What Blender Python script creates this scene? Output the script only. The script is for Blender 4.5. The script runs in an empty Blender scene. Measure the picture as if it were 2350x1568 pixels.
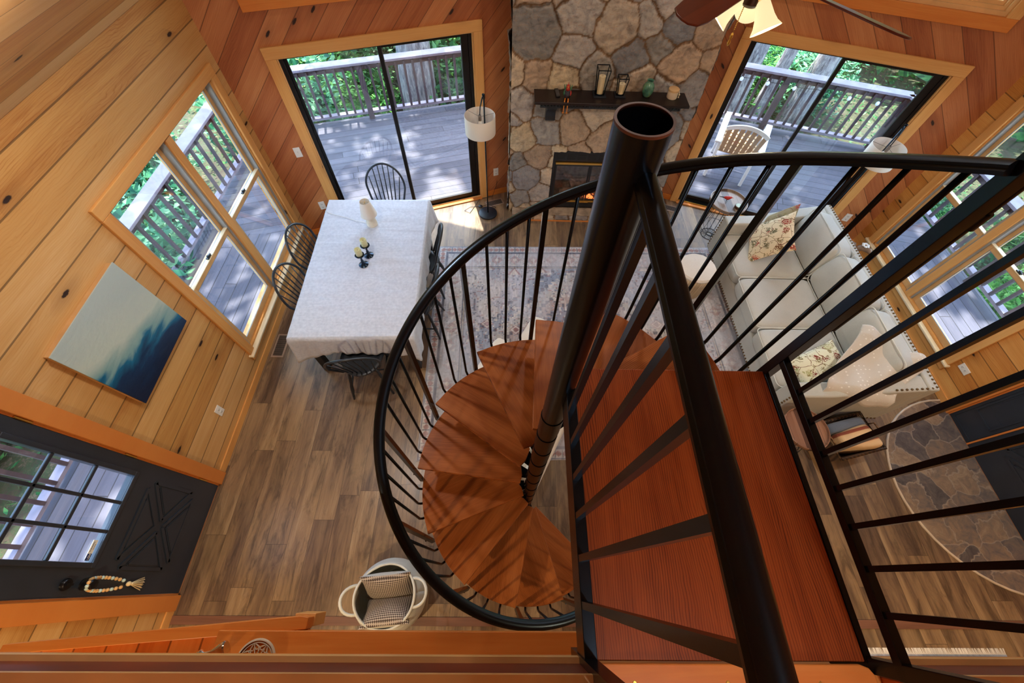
import bpy, math, random
import numpy as np
from mathutils import Vector, Matrix
PI = math.pi
random.seed(7)
scene = bpy.context.scene
col = scene.collection

# ---------------------------------------------------------------- camera
H = 3.98
def camera():
    cd = bpy.data.cameras.new('camera'); cam = bpy.data.objects.new('camera', cd); col.objects.link(cam)
    cd.sensor_width = 36.0; cd.lens = 914.0 / 2350.0 * 36.0; cd.clip_start = 0.02; cd.clip_end = 300
    d = Vector((1151 - 1175, -(1330 - 784), -914.0)).normalized(); up = -d
    yv = 784 + ((1187 - 1175) * up.x - 914.0 * up.z) / up.y
    Y = Vector((1187 - 1175, -(yv - 784), -914.0)).normalized()
    X = Y.cross(up)
    R = Matrix((X, Y, up))
    cam.matrix_world = Matrix.Translation((0, 0, H)) @ R.to_4x4()
    scene.camera = cam
camera()
scene.view_settings.view_transform = 'Standard'
scene.view_settings.look = 'None'
scene.view_settings.gamma = 1.0
scene.view_settings.use_curve_mapping = False
scene.view_settings.exposure = 1.0
CEIL_FILL_W = 13.5

# ---------------------------------------------------------------- sky and sun
w = bpy.data.worlds.new('sky'); scene.world = w; w.use_nodes = True
nt = w.node_tree; bg = nt.nodes['Background']
sk = nt.nodes.new('ShaderNodeTexSky'); sk.sky_type = 'NISHITA'; sk.sun_disc = False
sk.sun_elevation = math.radians(62); sk.sun_rotation = math.radians(15); sk.air_density = 1.2; sk.dust_density = 1.5
nt.links.new(sk.outputs[0], bg.inputs[0]); bg.inputs[1].default_value = 0.92
sd = bpy.data.lights.new('sun', 'SUN'); sd.energy = 11.0; sd.angle = math.radians(0.8); sd.color = (1.0, 0.95, 0.86)
so = bpy.data.objects.new('sun', sd); col.objects.link(so)
so.rotation_euler = Vector((-0.12, 0.42, 1.0)).to_track_quat('Z', 'Y').to_euler()

def lamp(name, loc, energy, color, size=0.1, kind='POINT', parent=None):
    l = bpy.data.lights.new(name, kind); l.energy = energy; l.color = color
    if kind == 'POINT': l.shadow_soft_size = size
    if kind == 'AREA': l.shape = 'DISK'; l.size = size
    o = bpy.data.objects.new(name, l); col.objects.link(o); o.location = loc
    if parent: o.parent = parent
    return o

# ---------------------------------------------------------------- mesh helpers
class MB:
    def __init__(s): s.v = []; s.f = []; s.M = None
    def add(s, vs, fs):
        n = len(s.v)
        if s.M is not None: vs = [tuple(s.M @ Vector(p)) for p in vs]
        s.v += [tuple(p) for p in vs]; s.f += [tuple(i + n for i in f) for f in fs]; return s
    def box(s, x0, x1, y0, y1, z0, z1):
        return s.add([(x0,y0,z0),(x1,y0,z0),(x1,y1,z0),(x0,y1,z0),(x0,y0,z1),(x1,y0,z1),(x1,y1,z1),(x0,y1,z1)],
                     [(0,3,2,1),(4,5,6,7),(0,1,5,4),(1,2,6,5),(2,3,7,6),(3,0,4,7)])
    def prism(s, poly, a, b, axis='z'):      # poly extruded from a to b along an axis
        n = len(poly)
        if sum(poly[i][0]*poly[(i+1)%n][1]-poly[(i+1)%n][0]*poly[i][1] for i in range(n)) < 0: poly = poly[::-1]
        def P(p, t): return (p[0],p[1],t) if axis == 'z' else ((p[0],t,p[1]) if axis == 'y' else (t,p[0],p[1]))
        vs = [P(p,a) for p in poly] + [P(p,b) for p in poly]
        fs = [tuple(range(n))[::-1], tuple(range(n,2*n))] + [(i,(i+1)%n,n+(i+1)%n,n+i) for i in range(n)]
        if (axis == 'y'): fs = [f[::-1] for f in fs]
        if b < a: fs = [f[::-1] for f in fs]
        return s.add(vs, fs)
    def tube(s, pts, r, n=8, closed=False, cap=True):
        pts = [Vector(p) for p in pts]; m = len(pts); rs = r if isinstance(r, (list, tuple)) else [r]*m
        vs = []; prev = None
        for i, p in enumerate(pts):
            a = pts[(i-1) % m] if (i > 0 or closed) else p; b = pts[(i+1) % m] if (i < m-1 or closed) else p
            t = (b - a).normalized()
            if prev is None:
                u = t.cross(Vector((0,0,1)));
                if u.length < .1: u = t.cross(Vector((1,0,0)))
            else: u = prev - t * prev.dot(t)
            u.normalize(); prev = u; w_ = t.cross(u)
            for k in range(n):
                a_ = 2*PI*k/n; vs.append(p + (u*math.cos(a_) + w_*math.sin(a_)) * rs[i])
        fs = []
        for i in range(m if closed else m-1):
            for k in range(n):
                j = (i+1) % m; fs.append((i*n+k, i*n+(k+1)%n, j*n+(k+1)%n, j*n+k))
        if cap and not closed: fs += [tuple(range(n))[::-1], tuple((m-1)*n+k for k in range(n))]
        return s.add(vs, fs)
    def bar(s, a, b, w_, h=None, up=(0,0,1)):   # rectangular bar from a to b
        h = h or w_; return s.sweep([(-w_/2,-h/2),(w_/2,-h/2),(w_/2,h/2),(-w_/2,h/2)], [a, b], up)
    def sweep(s, prof, pts, up=(0,0,1), cap=True):
        pts = [Vector(p) for p in pts]; m = len(pts); n = len(prof); vs = []; up = Vector(up)
        for i, p in enumerate(pts):
            t = (pts[min(i+1,m-1)] - pts[max(i-1,0)]).normalized()
            u = t.cross(up);
            if u.length < .05: u = t.cross(Vector((1,0,0)))
            u.normalize(); w_ = u.cross(t)
            vs += [p + u*q[0] + w_*q[1] for q in prof]
        fs = [(i*n+k, i*n+(k+1)%n, (i+1)*n+(k+1)%n, (i+1)*n+k) for i in range(m-1) for k in range(n)]
        fs = [f[::-1] for f in fs]
        if cap: fs += [tuple(range(n)), tuple((m-1)*n+k for k in range(n))[::-1]]
        return s.add(vs, fs)
    def lathe(s, prof, n=32, c=(0,0,0), cap=True, a0=0, a1=2*PI):
        m = len(prof); vs = [(c[0]+r*math.cos(2*PI*k/n), c[1]+r*math.sin(2*PI*k/n), c[2]+z) for r, z in prof for k in range(n)]
        fs = [(i*n+k, i*n+(k+1)%n, (i+1)*n+(k+1)%n, (i+1)*n+k) for i in range(m-1) for k in range(n)]
        if cap:
            if prof[0][0] > 1e-4: fs.append(tuple(range(n))[::-1])
            if prof[-1][0] > 1e-4: fs.append(tuple((m-1)*n+k for k in range(n)))
        return s.add(vs, fs)
    def ball(s, c, r, n=12, m=8, sc=(1,1,1)):
        vs = [(c[0]+sc[0]*r*math.sin(PI*i/m)*math.cos(2*PI*k/n), c[1]+sc[1]*r*math.sin(PI*i/m)*math.sin(2*PI*k/n), c[2]-sc[2]*r*math.cos(PI*i/m)) for i in range(m+1) for k in range(n)]
        return s.add(vs, [(i*n+k, i*n+(k+1)%n, (i+1)*n+(k+1)%n, (i+1)*n+k) for i in range(m) for k in range(n)])
    def grid(s, fn, nu, nv, wrap=False):
        vs = [fn(i/nu, j/nv) for j in range(nv+1) for i in range(nu+1)]
        return s.add(vs, [(j*(nu+1)+i, j*(nu+1)+i+1, (j+1)*(nu+1)+i+1, (j+1)*(nu+1)+i) for j in range(nv) for i in range(nu)])
    def cushion(s, cx, cy, cz, sx, sy, sz, p=0.16, n=14, puff=1.0):    # a rounded pillow block
        def sh(t): t = 2*t-1; return t
        vs=[]; 
        for side in (1, -1):
            def fn(u, v, side=side):
                a, b = sh(u), sh(v); e = max(0, (1-abs(a)**6)*(1-abs(b)**6))**0.35; dome = 1 - .35*puff*(a*a+b*b)/2
                k = 1 - .04*puff*(a*a*b*b)
                return (cx+a*sx/2*k, cy+(b*side)*sy/2*k, cz+side*sz/2*e*dome)
            s.grid(fn, n, n)
        return s
    def build(s, name, mat=None, parent=None, smooth=False, bevel=0, loc=None, sub=0, seg=2):
        me = bpy.data.meshes.new(name); me.from_pydata(s.v, [], s.f); me.update()
        o = bpy.data.objects.new(name, me); col.objects.link(o)
        if mat: me.materials.append(mat)
        if smooth:
            me.polygons.foreach_set('use_smooth', [True]*len(me.polygons))
            if smooth == 'auto':
                md = o.modifiers.new('es','EDGE_SPLIT'); md.split_angle = math.radians(40)
        if bevel:
            b = o.modifiers.new('bevel','BEVEL'); b.width = bevel; b.segments = seg; b.limit_method = 'ANGLE'; b.angle_limit = math.radians(40)
            me.polygons.foreach_set('use_smooth', [True]*len(me.polygons))
            b.harden_normals = False
            ws = o.modifiers.new('wn','WEIGHTED_NORMAL')
        if sub:
            q = o.modifiers.new('sub','SUBSURF'); q.levels = sub; q.render_levels = sub
        if parent: o.parent = parent
        if loc is not None: o.location = loc
        return o
def T(x=0, y=0, z=0, rz=0, rx=0, ry=0): return Matrix.Translation((x,y,z)) @ Matrix.Rotation(rz,4,'Z') @ Matrix.Rotation(ry,4,'Y') @ Matrix.Rotation(rx,4,'X')
def B(*a): return MB().box(*a)
def tag(o, label, cat, group=None, kind=None):
    o['label'] = label; o['category'] = cat
    if group: o['group'] = group
    if kind: o['kind'] = kind
    return o
def thing(name, label, cat, loc=(0,0,0), rz=0, group=None, M=None):
    o = bpy.data.objects.new(name, None); col.objects.link(o); o.empty_display_size = .1
    if M is not None: o.matrix_world = M
    else: o.location = loc; o.rotation_euler = (0,0,rz)
    return tag(o, label, cat, group)
def struct(o, cat=None, label=None):
    o['kind'] = 'structure'
    if label: o['label'] = label; o['category'] = cat
    return o
def dup(root, loc=None, rz=None, label=None, M=None):
    r = root.copy(); col.objects.link(r)
    if M is not None: r.matrix_world = M
    if loc is not None: r.location = loc
    if rz is not None: r.rotation_euler = (0,0,rz)
    if label: r['label'] = label
    for ch in list(root.children):
        c = ch.copy(); col.objects.link(c); c.parent = r
        for g in ch.children:
            d = g.copy(); col.objects.link(d); d.parent = c
    return r

# ---------------------------------------------------------------- materials
def lin(c):
    return tuple(((x/255)/12.92 if x/255 <= .04045 else ((x/255+.055)/1.055)**2.4) for x in c) + (1,)
class NT:
    def __init__(s, name):
        s.m = bpy.data.materials.new(name); s.m.use_nodes = True; s.t = s.m.node_tree; s.b = s.t.nodes['Principled BSDF']
        s.o = s.t.nodes['Material Output']
    def n(s, ty, _a=None, **kw):
        nd = s.t.nodes.new('ShaderNode'+ty)
        for k, v in (_a or {}).items(): setattr(nd, k, v)
        for k, v in kw.items():
            i = int(k[1:]) if k[0] == 'i' and k[1:].isdigit() else k
            if isinstance(v, bpy.types.NodeSocket): s.t.links.new(v, nd.inputs[i])
            else: nd.inputs[i].default_value = v
        return nd
    def math(s, op, a, b=None, c=None, clamp=False):
        kw = {'i0': a}
        if b is not None: kw['i1'] = b
        if c is not None: kw['i2'] = c
        return s.n('Math', {'operation': op, 'use_clamp': clamp}, **kw).outputs[0]
    def dot(s, vec, d): return s.n('VectorMath', {'operation': 'DOT_PRODUCT'}, i0=vec, i1=d).outputs['Value']
    def comb(s, x, y, z=0.0): return s.n('CombineXYZ', None, i0=x, i1=y, i2=z).outputs[0]
    def noise(s, vec, scale=1, detail=3, rough=.5, dist=0): 
        return s.n('TexNoise', None, Vector=vec, Scale=scale, Detail=detail, Roughness=rough, Distortion=dist).outputs['Fac']
    def ramp(s, fac, stops, interp='LINEAR'):
        r = s.n('ValToRGB', None, i0=fac); e = r.color_ramp; e.interpolation = interp
        while len(e.elements) < len(stops): e.elements.new(.5)
        for k, (p, c) in enumerate(stops):
            e.elements[k].position = p; e.elements[k].color = c if len(c) == 4 else tuple(c)+(1,)
        return r.outputs[0]
    def mix(s, fac, a, b, bt='MIX'):
        nd = s.t.nodes.new('ShaderNodeMix'); nd.data_type = 'RGBA'; nd.blend_type = bt
        for i, v in ((0, fac), (6, a), (7, b)):
            if isinstance(v, bpy.types.NodeSocket): s.t.links.new(v, nd.inputs[i])
            else: nd.inputs[i].default_value = v
        return nd.outputs[2]
    def obj(s): return s.n('TexCoord').outputs['Object']
    def set(s, **kw):
        for k, v in kw.items():
            k = k.replace('_', ' ')
            if isinstance(v, bpy.types.NodeSocket): s.t.links.new(v, s.b.inputs[k])
            else: s.b.inputs[k].default_value = v
        return s
    def bump(s, h, strength=.3, dist=.01):
        b = s.n('Bump', None, Strength=strength, Distance=dist, Height=h); s.t.links.new(b.outputs[0], s.b.inputs['Normal'])
def plain(name, rgb, rough=.5, metal=0.0, var=.12, scale=6, bump=0, bscale=80, spec=.5, coat=0):
    q = NT(name); v = q.obj(); c = lin(rgb)
    n = q.noise(v, scale, 3); 
    dark = tuple(x*(1-var) for x in c[:3])+(1,); lite = tuple(min(1,x*(1+var)) for x in c[:3])+(1,)
    q.set(Base_Color=q.ramp(n, [(.35, dark), (.65, lite)]), Roughness=rough, Metallic=metal)
    q.b.inputs['Specular IOR Level'].default_value = spec
    if coat: q.b.inputs['Coat Weight'].default_value = coat; q.b.inputs['Coat Roughness'].default_value = .15
    if bump: q.bump(q.noise(v, bscale, 2), bump, .002)
    return q.m
def wood(name, cols, across, along, w, length=0, groove=.35, gw=.012, knots=1.0, rough=.45, bump=.25, grain=(45, 1.6), randw=.55, seed=0., streak=.5, spec=.4, lines=0., lf=60., blotch=0.):
    q = NT(name); v = q.obj(); across = Vector(across).normalized(); along = Vector(along).normalized()
    u = q.math('ADD', q.dot(v, across), seed + 50.0); t = q.math('ADD', q.dot(v, along), 50.0)
    ub = q.math('DIVIDE', u, w); bid = q.math('FLOOR', ub); fu = q.math('SUBTRACT', ub, bid)
    r1 = q.n('TexWhiteNoise', {'noise_dimensions': '1D'}, W=bid).outputs[0]
    edge = q.math('MINIMUM', fu, q.math('SUBTRACT', 1.0, fu))
    g = q.math('LESS_THAN', edge, gw)
    rid = r1
    if length:
        tb = q.math('ADD', q.math('DIVIDE', t, length), q.math('MULTIPLY', r1, 7.3)); tid = q.math('FLOOR', tb); ft = q.math('SUBTRACT', tb, tid)
        e2 = q.math('MINIMUM', ft, q.math('SUBTRACT', 1.0, ft))
        g = q.math('MAXIMUM', g, q.math('LESS_THAN', e2, gw*w/length))
        rid = q.n('TexWhiteNoise', {'noise_dimensions': '2D'}, Vector=q.comb(bid, tid)).outputs[0]
    gv = q.comb(q.math('MULTIPLY', u, grain[0]), q.math('MULTIPLY', t, grain[1]), q.math('MULTIPLY', rid, 40.0))
    gr = q.noise(gv, 1.0, 5, .62, 1.2)
    big = q.noise(q.comb(q.math('MULTIPLY', u, 9.0), q.math('MULTIPLY', t, .7), q.math('MULTIPLY', rid, 23.0)), 1.0, 3, .5, .8)
    f = q.math('ADD', q.math('MULTIPLY', rid, randw), q.math('ADD', q.math('MULTIPLY', gr, .45), q.math('MULTIPLY', big, streak)))
    if lines:
        wob = q.noise(q.comb(q.math('MULTIPLY', u, 4.0), q.math('MULTIPLY', t, 1.1), q.math('MULTIPLY', rid, 23.0)), 1.0, 4, .55, .6)
        wv = q.math('SINE', q.math('ADD', q.math('MULTIPLY', u, lf*6.28), q.math('MULTIPLY', wob, 64.0)))
        fade = q.noise(q.comb(q.math('MULTIPLY', u, 14.0), q.math('MULTIPLY', t, 3.0), 5.0), 1.0, 2)
        f = q.math('SUBTRACT', f, q.math('MULTIPLY', q.math('MULTIPLY', q.math('POWER', q.math('MAXIMUM', wv, 0.0), 3.0), fade), lines))
    f = q.math('SUBTRACT', f, (.45*.5+streak*.5+randw*.5) - .5, clamp=True)
    n = len(cols); c = q.ramp(f, [(.12+.76*i/(n-1), lin(cc)) for i, cc in enumerate(cols)])
    if blotch:
        bn = q.noise(q.comb(q.math('MULTIPLY', u, 9.0), q.math('MULTIPLY', t, 2.2), q.math('MULTIPLY', rid, 31.0)), 1.0, 5, .68, 1.0)
        c = q.mix(q.math('MULTIPLY', q.ramp(bn, [(.5, (0,0,0)), (.66, (1,1,1))]), blotch), c, lin(tuple(x*.62 for x in cols[0])))
        c = q.mix(q.math('MULTIPLY', q.ramp(q.noise(q.comb(q.math('MULTIPLY', u, 5.0), q.math('MULTIPLY', t, 1.4), q.math('MULTIPLY', rid, 11.0)), 1.0, 3), [(.5, (0,0,0)), (.7, (1,1,1))]), blotch*.6), c, lin((176,146,104)))
    if knots:
        kv = q.comb(q.math('MULTIPLY', u, .8/min(w, .2)), q.math('MULTIPLY', t, 1.5), 0.0)
        vo = q.n('TexVoronoi', {'voronoi_dimensions': '2D'}, Vector=kv, Scale=1.0)
        sel = q.n('TexWhiteNoise', {'noise_dimensions': '3D'}, Vector=vo.outputs['Position']).outputs[0]
        d = q.math('ADD', vo.outputs['Distance'], q.math('MULTIPLY', q.noise(v, 60, 2), .03))
        has = q.math('LESS_THAN', sel, .42*knots)
        k1 = q.math('MULTIPLY', q.ramp(d, [(.055, (1,1,1)), (.075, (0,0,0))]), has)
        halo = q.math('MULTIPLY', q.ramp(d, [(.08, (.55,.55,.55)), (.28, (0,0,0))]), has)
        c = q.mix(halo, c, lin((150, 84, 40)), 'MULTIPLY') if False else q.mix(q.math('MULTIPLY', halo, .55), c, lin(tuple(x*.72 for x in cols[0])))
        c = q.mix(k1, c, lin((44, 24, 16)))
    c = q.mix(q.math('MULTIPLY', g, 1-groove), c, lin(tuple(x*.38 for x in cols[0])))
    q.set(Base_Color=c, Roughness=q.math('ADD', rough-.06, q.math('MULTIPLY', gr, .12)))
    q.b.inputs['Specular IOR Level'].default_value = spec
    q.bump(q.math('SUBTRACT', q.math('MULTIPLY', gr, .12), q.math('MULTIPLY', g, 1.0)), bump, .004)
    return q.m
def fabric(name, rgb, rough=.9, scale=220, var=.18, weave=True):
    q = NT(name); v = q.obj(); c = lin(rgb)
    n = q.noise(v, 3, 4); wv = q.n('TexWave', None, Vector=v, Scale=scale*.4, Distortion=2.0).outputs['Fac'] if weave else n
    m = q.noise(v, scale, 2)
    f = q.math('ADD', q.math('MULTIPLY', n, .5), q.math('MULTIPLY', m, .5))
    q.set(Base_Color=q.ramp(f, [(.3, tuple(x*(1-var) for x in c[:3])), (.7, tuple(min(1,x*(1+var)) for x in c[:3]))]), Roughness=rough)
    q.b.inputs['Sheen Weight'].default_value = .25
    q.bump(q.math('ADD', m, wv), .25, .002)
    return q.m
PINE = [(150,78,30),(186,116,55),(206,146,82),(219,166,104)]
PINE_W = [(176,110,52),(204,148,84),(219,173,112),(228,190,135)]      # paler, by the windows
PINE_R = [(138,72,38),(168,98,56),(188,120,72),(208,146,92)]
M = {}
M['pine_left'] = wood('pine boards left wall', [(160,100,46),(190,138,76),(204,156,96),(216,174,120)], (0,0,1), (1,0,0), .19, knots=.95, gw=.026, lines=.2, lf=75, randw=.42)
M['pine_right'] = wood('pine boards right wall', [(172,100,40),(200,134,62),(214,152,80),(224,170,98)], (0,0,1), (1,0,0), .18, knots=.8, gw=.026, lines=.2, lf=75, randw=.42)
M['pine_bl'] = wood('diagonal pine boards left of chimney', PINE_R, (-1,0,1), (1,0,1), .18, knots=.9, gw=.016, randw=.34, lines=.2, lf=75)
M['pine_br'] = wood('diagonal pine boards right of chimney', PINE_R, (1,0,1), (-1,0,1), .18, knots=.9, gw=.016, randw=.34, lines=.2, lf=75)
M['ceiling'] = wood('pine ceiling boards', PINE_W, (1,0,1), (0,1,0), .18, knots=.7)
M['ceiling_r'] = wood('pine ceiling boards right slope', PINE_W, (-1,0,1), (0,1,0), .18, knots=.7)
M['under'] = wood('orange pine boards under the loft', [(178,88,24),(205,116,38),(220,140,60),(228,160,84)], (0,0,1), (0,1,0), .17, knots=.5)
M['trim'] = wood('pine trim', [(184,112,50),(208,146,78),(220,164,96),(228,178,112)], (0,0,1), (1,0,0), 3.0, knots=.5, gw=.0, grain=(60,2), randw=.2)
M['trim_v'] = wood('pine trim upright', [(184,112,50),(208,146,78),(220,164,96),(228,178,112)], (1,0,0), (0,0,1), 3.0, knots=.5, gw=.0, grain=(60,2), randw=.2)
M['trim_y'] = wood('pine trim lengthwise', [(170,80,22),(202,110,38),(216,132,56),(224,150,74)], (0,1,1), (1,0,0), 3.0, knots=.8, gw=.0, grain=(50,2), randw=.2)
M['casing_y'] = wood('orange pine casing', [(176,92,34),(200,118,52),(212,136,66),(222,150,80)], (0,1,0), (0,0,1), 3.0, knots=.3, gw=.0, grain=(50,2), randw=.2)
M['floor'] = wood('laminate plank floor', [(62,48,40),(104,82,64),(138,112,84),(168,144,112)], (1,0,0), (0,1,0), .185, 1.25, groove=.3, gw=.008, knots=0, rough=.34, bump=.12, grain=(30,2.6), randw=.3, streak=.9, spec=.6, lines=.15, lf=34, blotch=.6)
M['tread'] = wood('oak stair treads', [(90,42,16),(144,76,30),(168,98,48),(184,120,66)], (0,1,0), (1,0,0), 4.0, knots=0, gw=0, rough=.36, bump=.12, grain=(75,3.0), randw=.1, streak=.6, lines=.6, lf=150, spec=.25)
M['landing'] = wood('red oak landing', [(80,30,10),(134,60,20),(156,76,30),(170,90,42)], (1,0,0), (0,1,0), 4.0, knots=0, gw=0, rough=.42, bump=.1, grain=(80,2.6), randw=.0, streak=.5, lines=.6, lf=140, spec=.22)
M['deck_a'] = wood('grey painted deck boards left', [(52,52,64),(70,70,84),(86,86,100),(104,104,118)], (-.308,.951,0), (.951,.308,0), .145, 3.2, groove=.12, gw=.03, knots=0, rough=.75, grain=(40,2), randw=.3)
M['deck_b'] = wood('grey painted deck boards right', [(52,52,64),(70,70,84),(86,86,100),(104,104,118)], (.283,.959,0), (.959,-.283,0), .145, 3.2, groove=.12, gw=.03, knots=0, rough=.75, grain=(40,2), randw=.3)
M['deck_y'] = wood('grey painted deck boards along the side', [(52,52,64),(70,70,84),(86,86,100),(104,104,118)], (1,0,0), (0,1,0), .145, 3.2, groove=.12, gw=.03, knots=0, rough=.75, grain=(40,2), randw=.3)
M['rail_wood'] = plain('grey brown deck rail paint', (70,58,66), .7, var=.2, scale=8, bump=.2)
M['rail_cap'] = plain('weathered rail cap', (132,126,142), .75, var=.15, scale=6, bump=.2)
M['black'] = plain('black powder coated steel', (8,9,12), .27, var=.2, spec=.6)
for n_ in M['black'].node_tree.nodes:
    if n_.type == 'BSDF_PRINCIPLED': n_.inputs['Specular Tint'].default_value = (.42,.66,1,1)  # specular tint puts the windows' bluish light into the steel's sheen
M['blackw'] = plain('black painted wood', (22,28,36), .38, var=.2, spec=.5)
M['dark_alu'] = plain('dark bronze aluminium', (20,16,15), .4, metal=.2, spec=.4)
M['door'] = plain('black satin door paint', (34,42,54), .3, var=.1, spec=.7)
M['white'] = plain('white plastic', (226,222,212), .4, var=.03)
M['brass'] = plain('brass', (214,170,84), .3, metal=.9, var=.05)
M['chrome'] = plain('chrome', (222,222,224), .12, metal=1.0, var=.02)
M['slot'] = plain('dark slot', (30,28,26), .6)
def glass(name, tint=(1,1,1), refl=1.0):
    q = NT(name); q.t.nodes.remove(q.b)
    fc = q.n('LayerWeight', None, Blend=.5).outputs['Facing']; fr = q.math('ADD', .045, q.math('MULTIPLY', q.math('POWER', fc, 5.0), .9)); f = q.math('MULTIPLY', fr, refl, clamp=True)
    tr = q.n('BsdfTransparent', None, Color=tint+(1,)); gl = q.n('BsdfGlossy', None, Color=(1,1,1,1), Roughness=.01)
    mx = q.n('MixShader', None, i0=f, i1=tr.outputs[0], i2=gl.outputs[0]); q.t.links.new(mx.outputs[0], q.o.inputs[0]); return q.m
M['glass'] = glass('window glass', (.96,.98,.97), 1.2)
# ================================================================ the room shell
LX, RX = -2.675, 4.78
A0, AP, B0 = Vector((LX, 4.02, 0)), Vector((1.045, 5.40, 0)), Vector((RX, 4.07, 0))
EAVE, SLOPE = 2.72, .75
def frame(P0, P1):                       # local x along the wall, y outwards, z up
    d = (Vector(P1) - Vector(P0)).normalized(); n = Vector((-d.y, d.x, 0))
    return Matrix(((d.x, n.x, 0, P0[0]), (d.y, n.y, 0, P0[1]), (0, 0, 1, 0), (0, 0, 0, 1)))
WL = frame((LX, -4, 0), (LX, 4.02, 0)); WBL = frame(A0, AP); WBR = frame(AP, B0); WR = frame((RX, 4.07, 0), (RX, -4, 0))
def wall(name, F, mat, cols, th=.14):
    m = MB()
    for s0, s1, bands in cols:
        for b in bands:
            if len(b) == 2: b = (b[0], b[0], b[1], b[1])
            m.prism([(s0, b[0]), (s1, b[1]), (s1, b[3]), (s0, b[2])], 0, th, 'y')
    o = m.build(name, mat); o.matrix_world = F; return struct(o)
wall('wall_left', WL, M['pine_left'], [(0,3.87,[(-.1,EAVE)]), (3.87,4.75,[(2.05,EAVE)]), (4.75,6.08,[(-.1,EAVE)]), (6.08,7.8,[(-.1,.28),(2.08,EAVE)]), (7.8,8.02,[(-.1,EAVE)])])
wall('wall_right', WR, M['pine_right'], [(0,.27,[(-.1,EAVE)]), (.27,1.97,[(-.1,.28),(2.08,EAVE)]), (1.97,2.5,[(-.1,EAVE)]), (2.5,3.84,[(2.05,EAVE)]), (3.84,8.07,[(-.1,EAVE)])])
K = .703; Ls = 3.966
rl = lambda s: EAVE + K*s
rr = lambda s: EAVE + K*(Ls-s)
wall('wall_back_left', WBL, M['pine_bl'], [(0,.5,[(-.1,-.1,rl(0),rl(.5))]), (.5,2.43,[(2.09,2.09,2.55,2.55),(rl(.5)-.16,rl(2.43)-.16,rl(.5),rl(2.43))]), (2.43,Ls,[(-.1,-.1,rl(2.43),rl(Ls))])])
wall('wall_back_right', WBR, M['pine_br'], [(0,1.56,[(-.1,-.1,rr(0),rr(1.56))]), (1.56,3.46,[(2.09,2.09,2.55,2.55),(rr(1.56)-.16,rr(3.46)-.16,rr(1.56),rr(3.46))]), (3.46,Ls,[(-.1,-.1,rr(3.46),rr(Ls))])])
xm = 1.0525; ZR = EAVE + SLOPE*(xm-LX)
m = MB().prism([(LX,-.1),(RX,-.1),(RX,EAVE),(xm,ZR),(LX,EAVE)], -4.14, -4.0, 'y'); struct(m.build('wall_front', M['pine_right']))
m = MB(); m.prism([(LX-.2,EAVE-.15),(xm,ZR),(xm,ZR+.12),(LX-.2,EAVE-.03)], -4.2, 5.9, 'y'); struct(m.build('ceiling_left', M['ceiling']))
m = MB(); m.prism([(RX+.2,EAVE-.15),(xm,ZR),(xm,ZR+.12),(RX+.2,EAVE-.03)], -4.2, 5.9, 'y'); struct(m.build('ceiling_right', M['ceiling_r']))
m = MB().prism([(LX-.1,-4),(RX+.1,-4),(RX+.1,4.1),(1.045,5.5),(LX-.1,4.05)], -.1, 0); struct(m.build('floor', M['floor']))
# floor transition strip under the edge of the loft
struct(MB().prism([(-2.66,0),(4.75,0),(4.75,.009),(-2.66,.009)], -.33, -.27, 'y').build('trim_1', wood('transition strip', [(96,62,48),(124,84,66),(150,108,86),(168,126,100)], (0,1,0), (1,0,0), .5, knots=0, gw=0)))
# loft floor, its pine knee wall and edge trims
struct(B(LX, RX, -4, -.2, 2.42, 2.71).build('floor_loft', M['under']))
kn = wood('pine knee wall boards', [(170,76,18),(200,104,32),(216,130,52),(226,150,76)], (1,0,0), (0,0,1), .16, knots=.5, gw=.012)
edge_l = plain('light pine edge', (224,178,118), .4, var=.08); redface = plain('red stained pine face', (110,40,16), .45, var=.25, scale=4)
for n_, (x0, x1) in enumerate(((LX+.001, .205), (.955, RX-.001))):
    m = MB(); m.box(x0, x1, -.26, -.205, 2.70, 3.3); struct(m.build('trim_%d' % (2+n_*4), kn))
    struct(B(x0, x1, -.205, -.182, 2.70, 2.86).build('trim_%d' % (3+n_*4), redface))
    struct(B(x0, x1, -.205, -.169, 2.672, 2.70).build('trim_%d' % (4+n_*4), edge_l))
    struct(B(x0, x1, -.205, -.176, 2.86, 2.876).build('trim_%d' % (5+n_*4), edge_l))
# baseboards
def base(name, F, segs, mat, h=.085):
    m = MB(); m2 = MB()
    for a, b in segs: m.box(a, b, -.014, 0, 0, h)
    o = m.build(name, mat, bevel=.003); o.matrix_world = F; struct(o)
base('baseboard_left', WL, [(0,3.77),(4.86,8.02)], M['trim']); base('baseboard_right', WR, [(0,2.4),(3.94,8.07)], M['trim'])
base('baseboard_back_left', WBL, [(0,.4),(2.53,2.85)], M['trim_y']); base('baseboard_back_right', WBR, [(1.1,1.46),(3.56,Ls)], M['trim_y'])
# vertical corner boards
def corner(name, x, y): struct(B(x-.02, x+.02, y-.02, y+.02, 0, 2.7).build(name, M['trim_v']))

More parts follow.
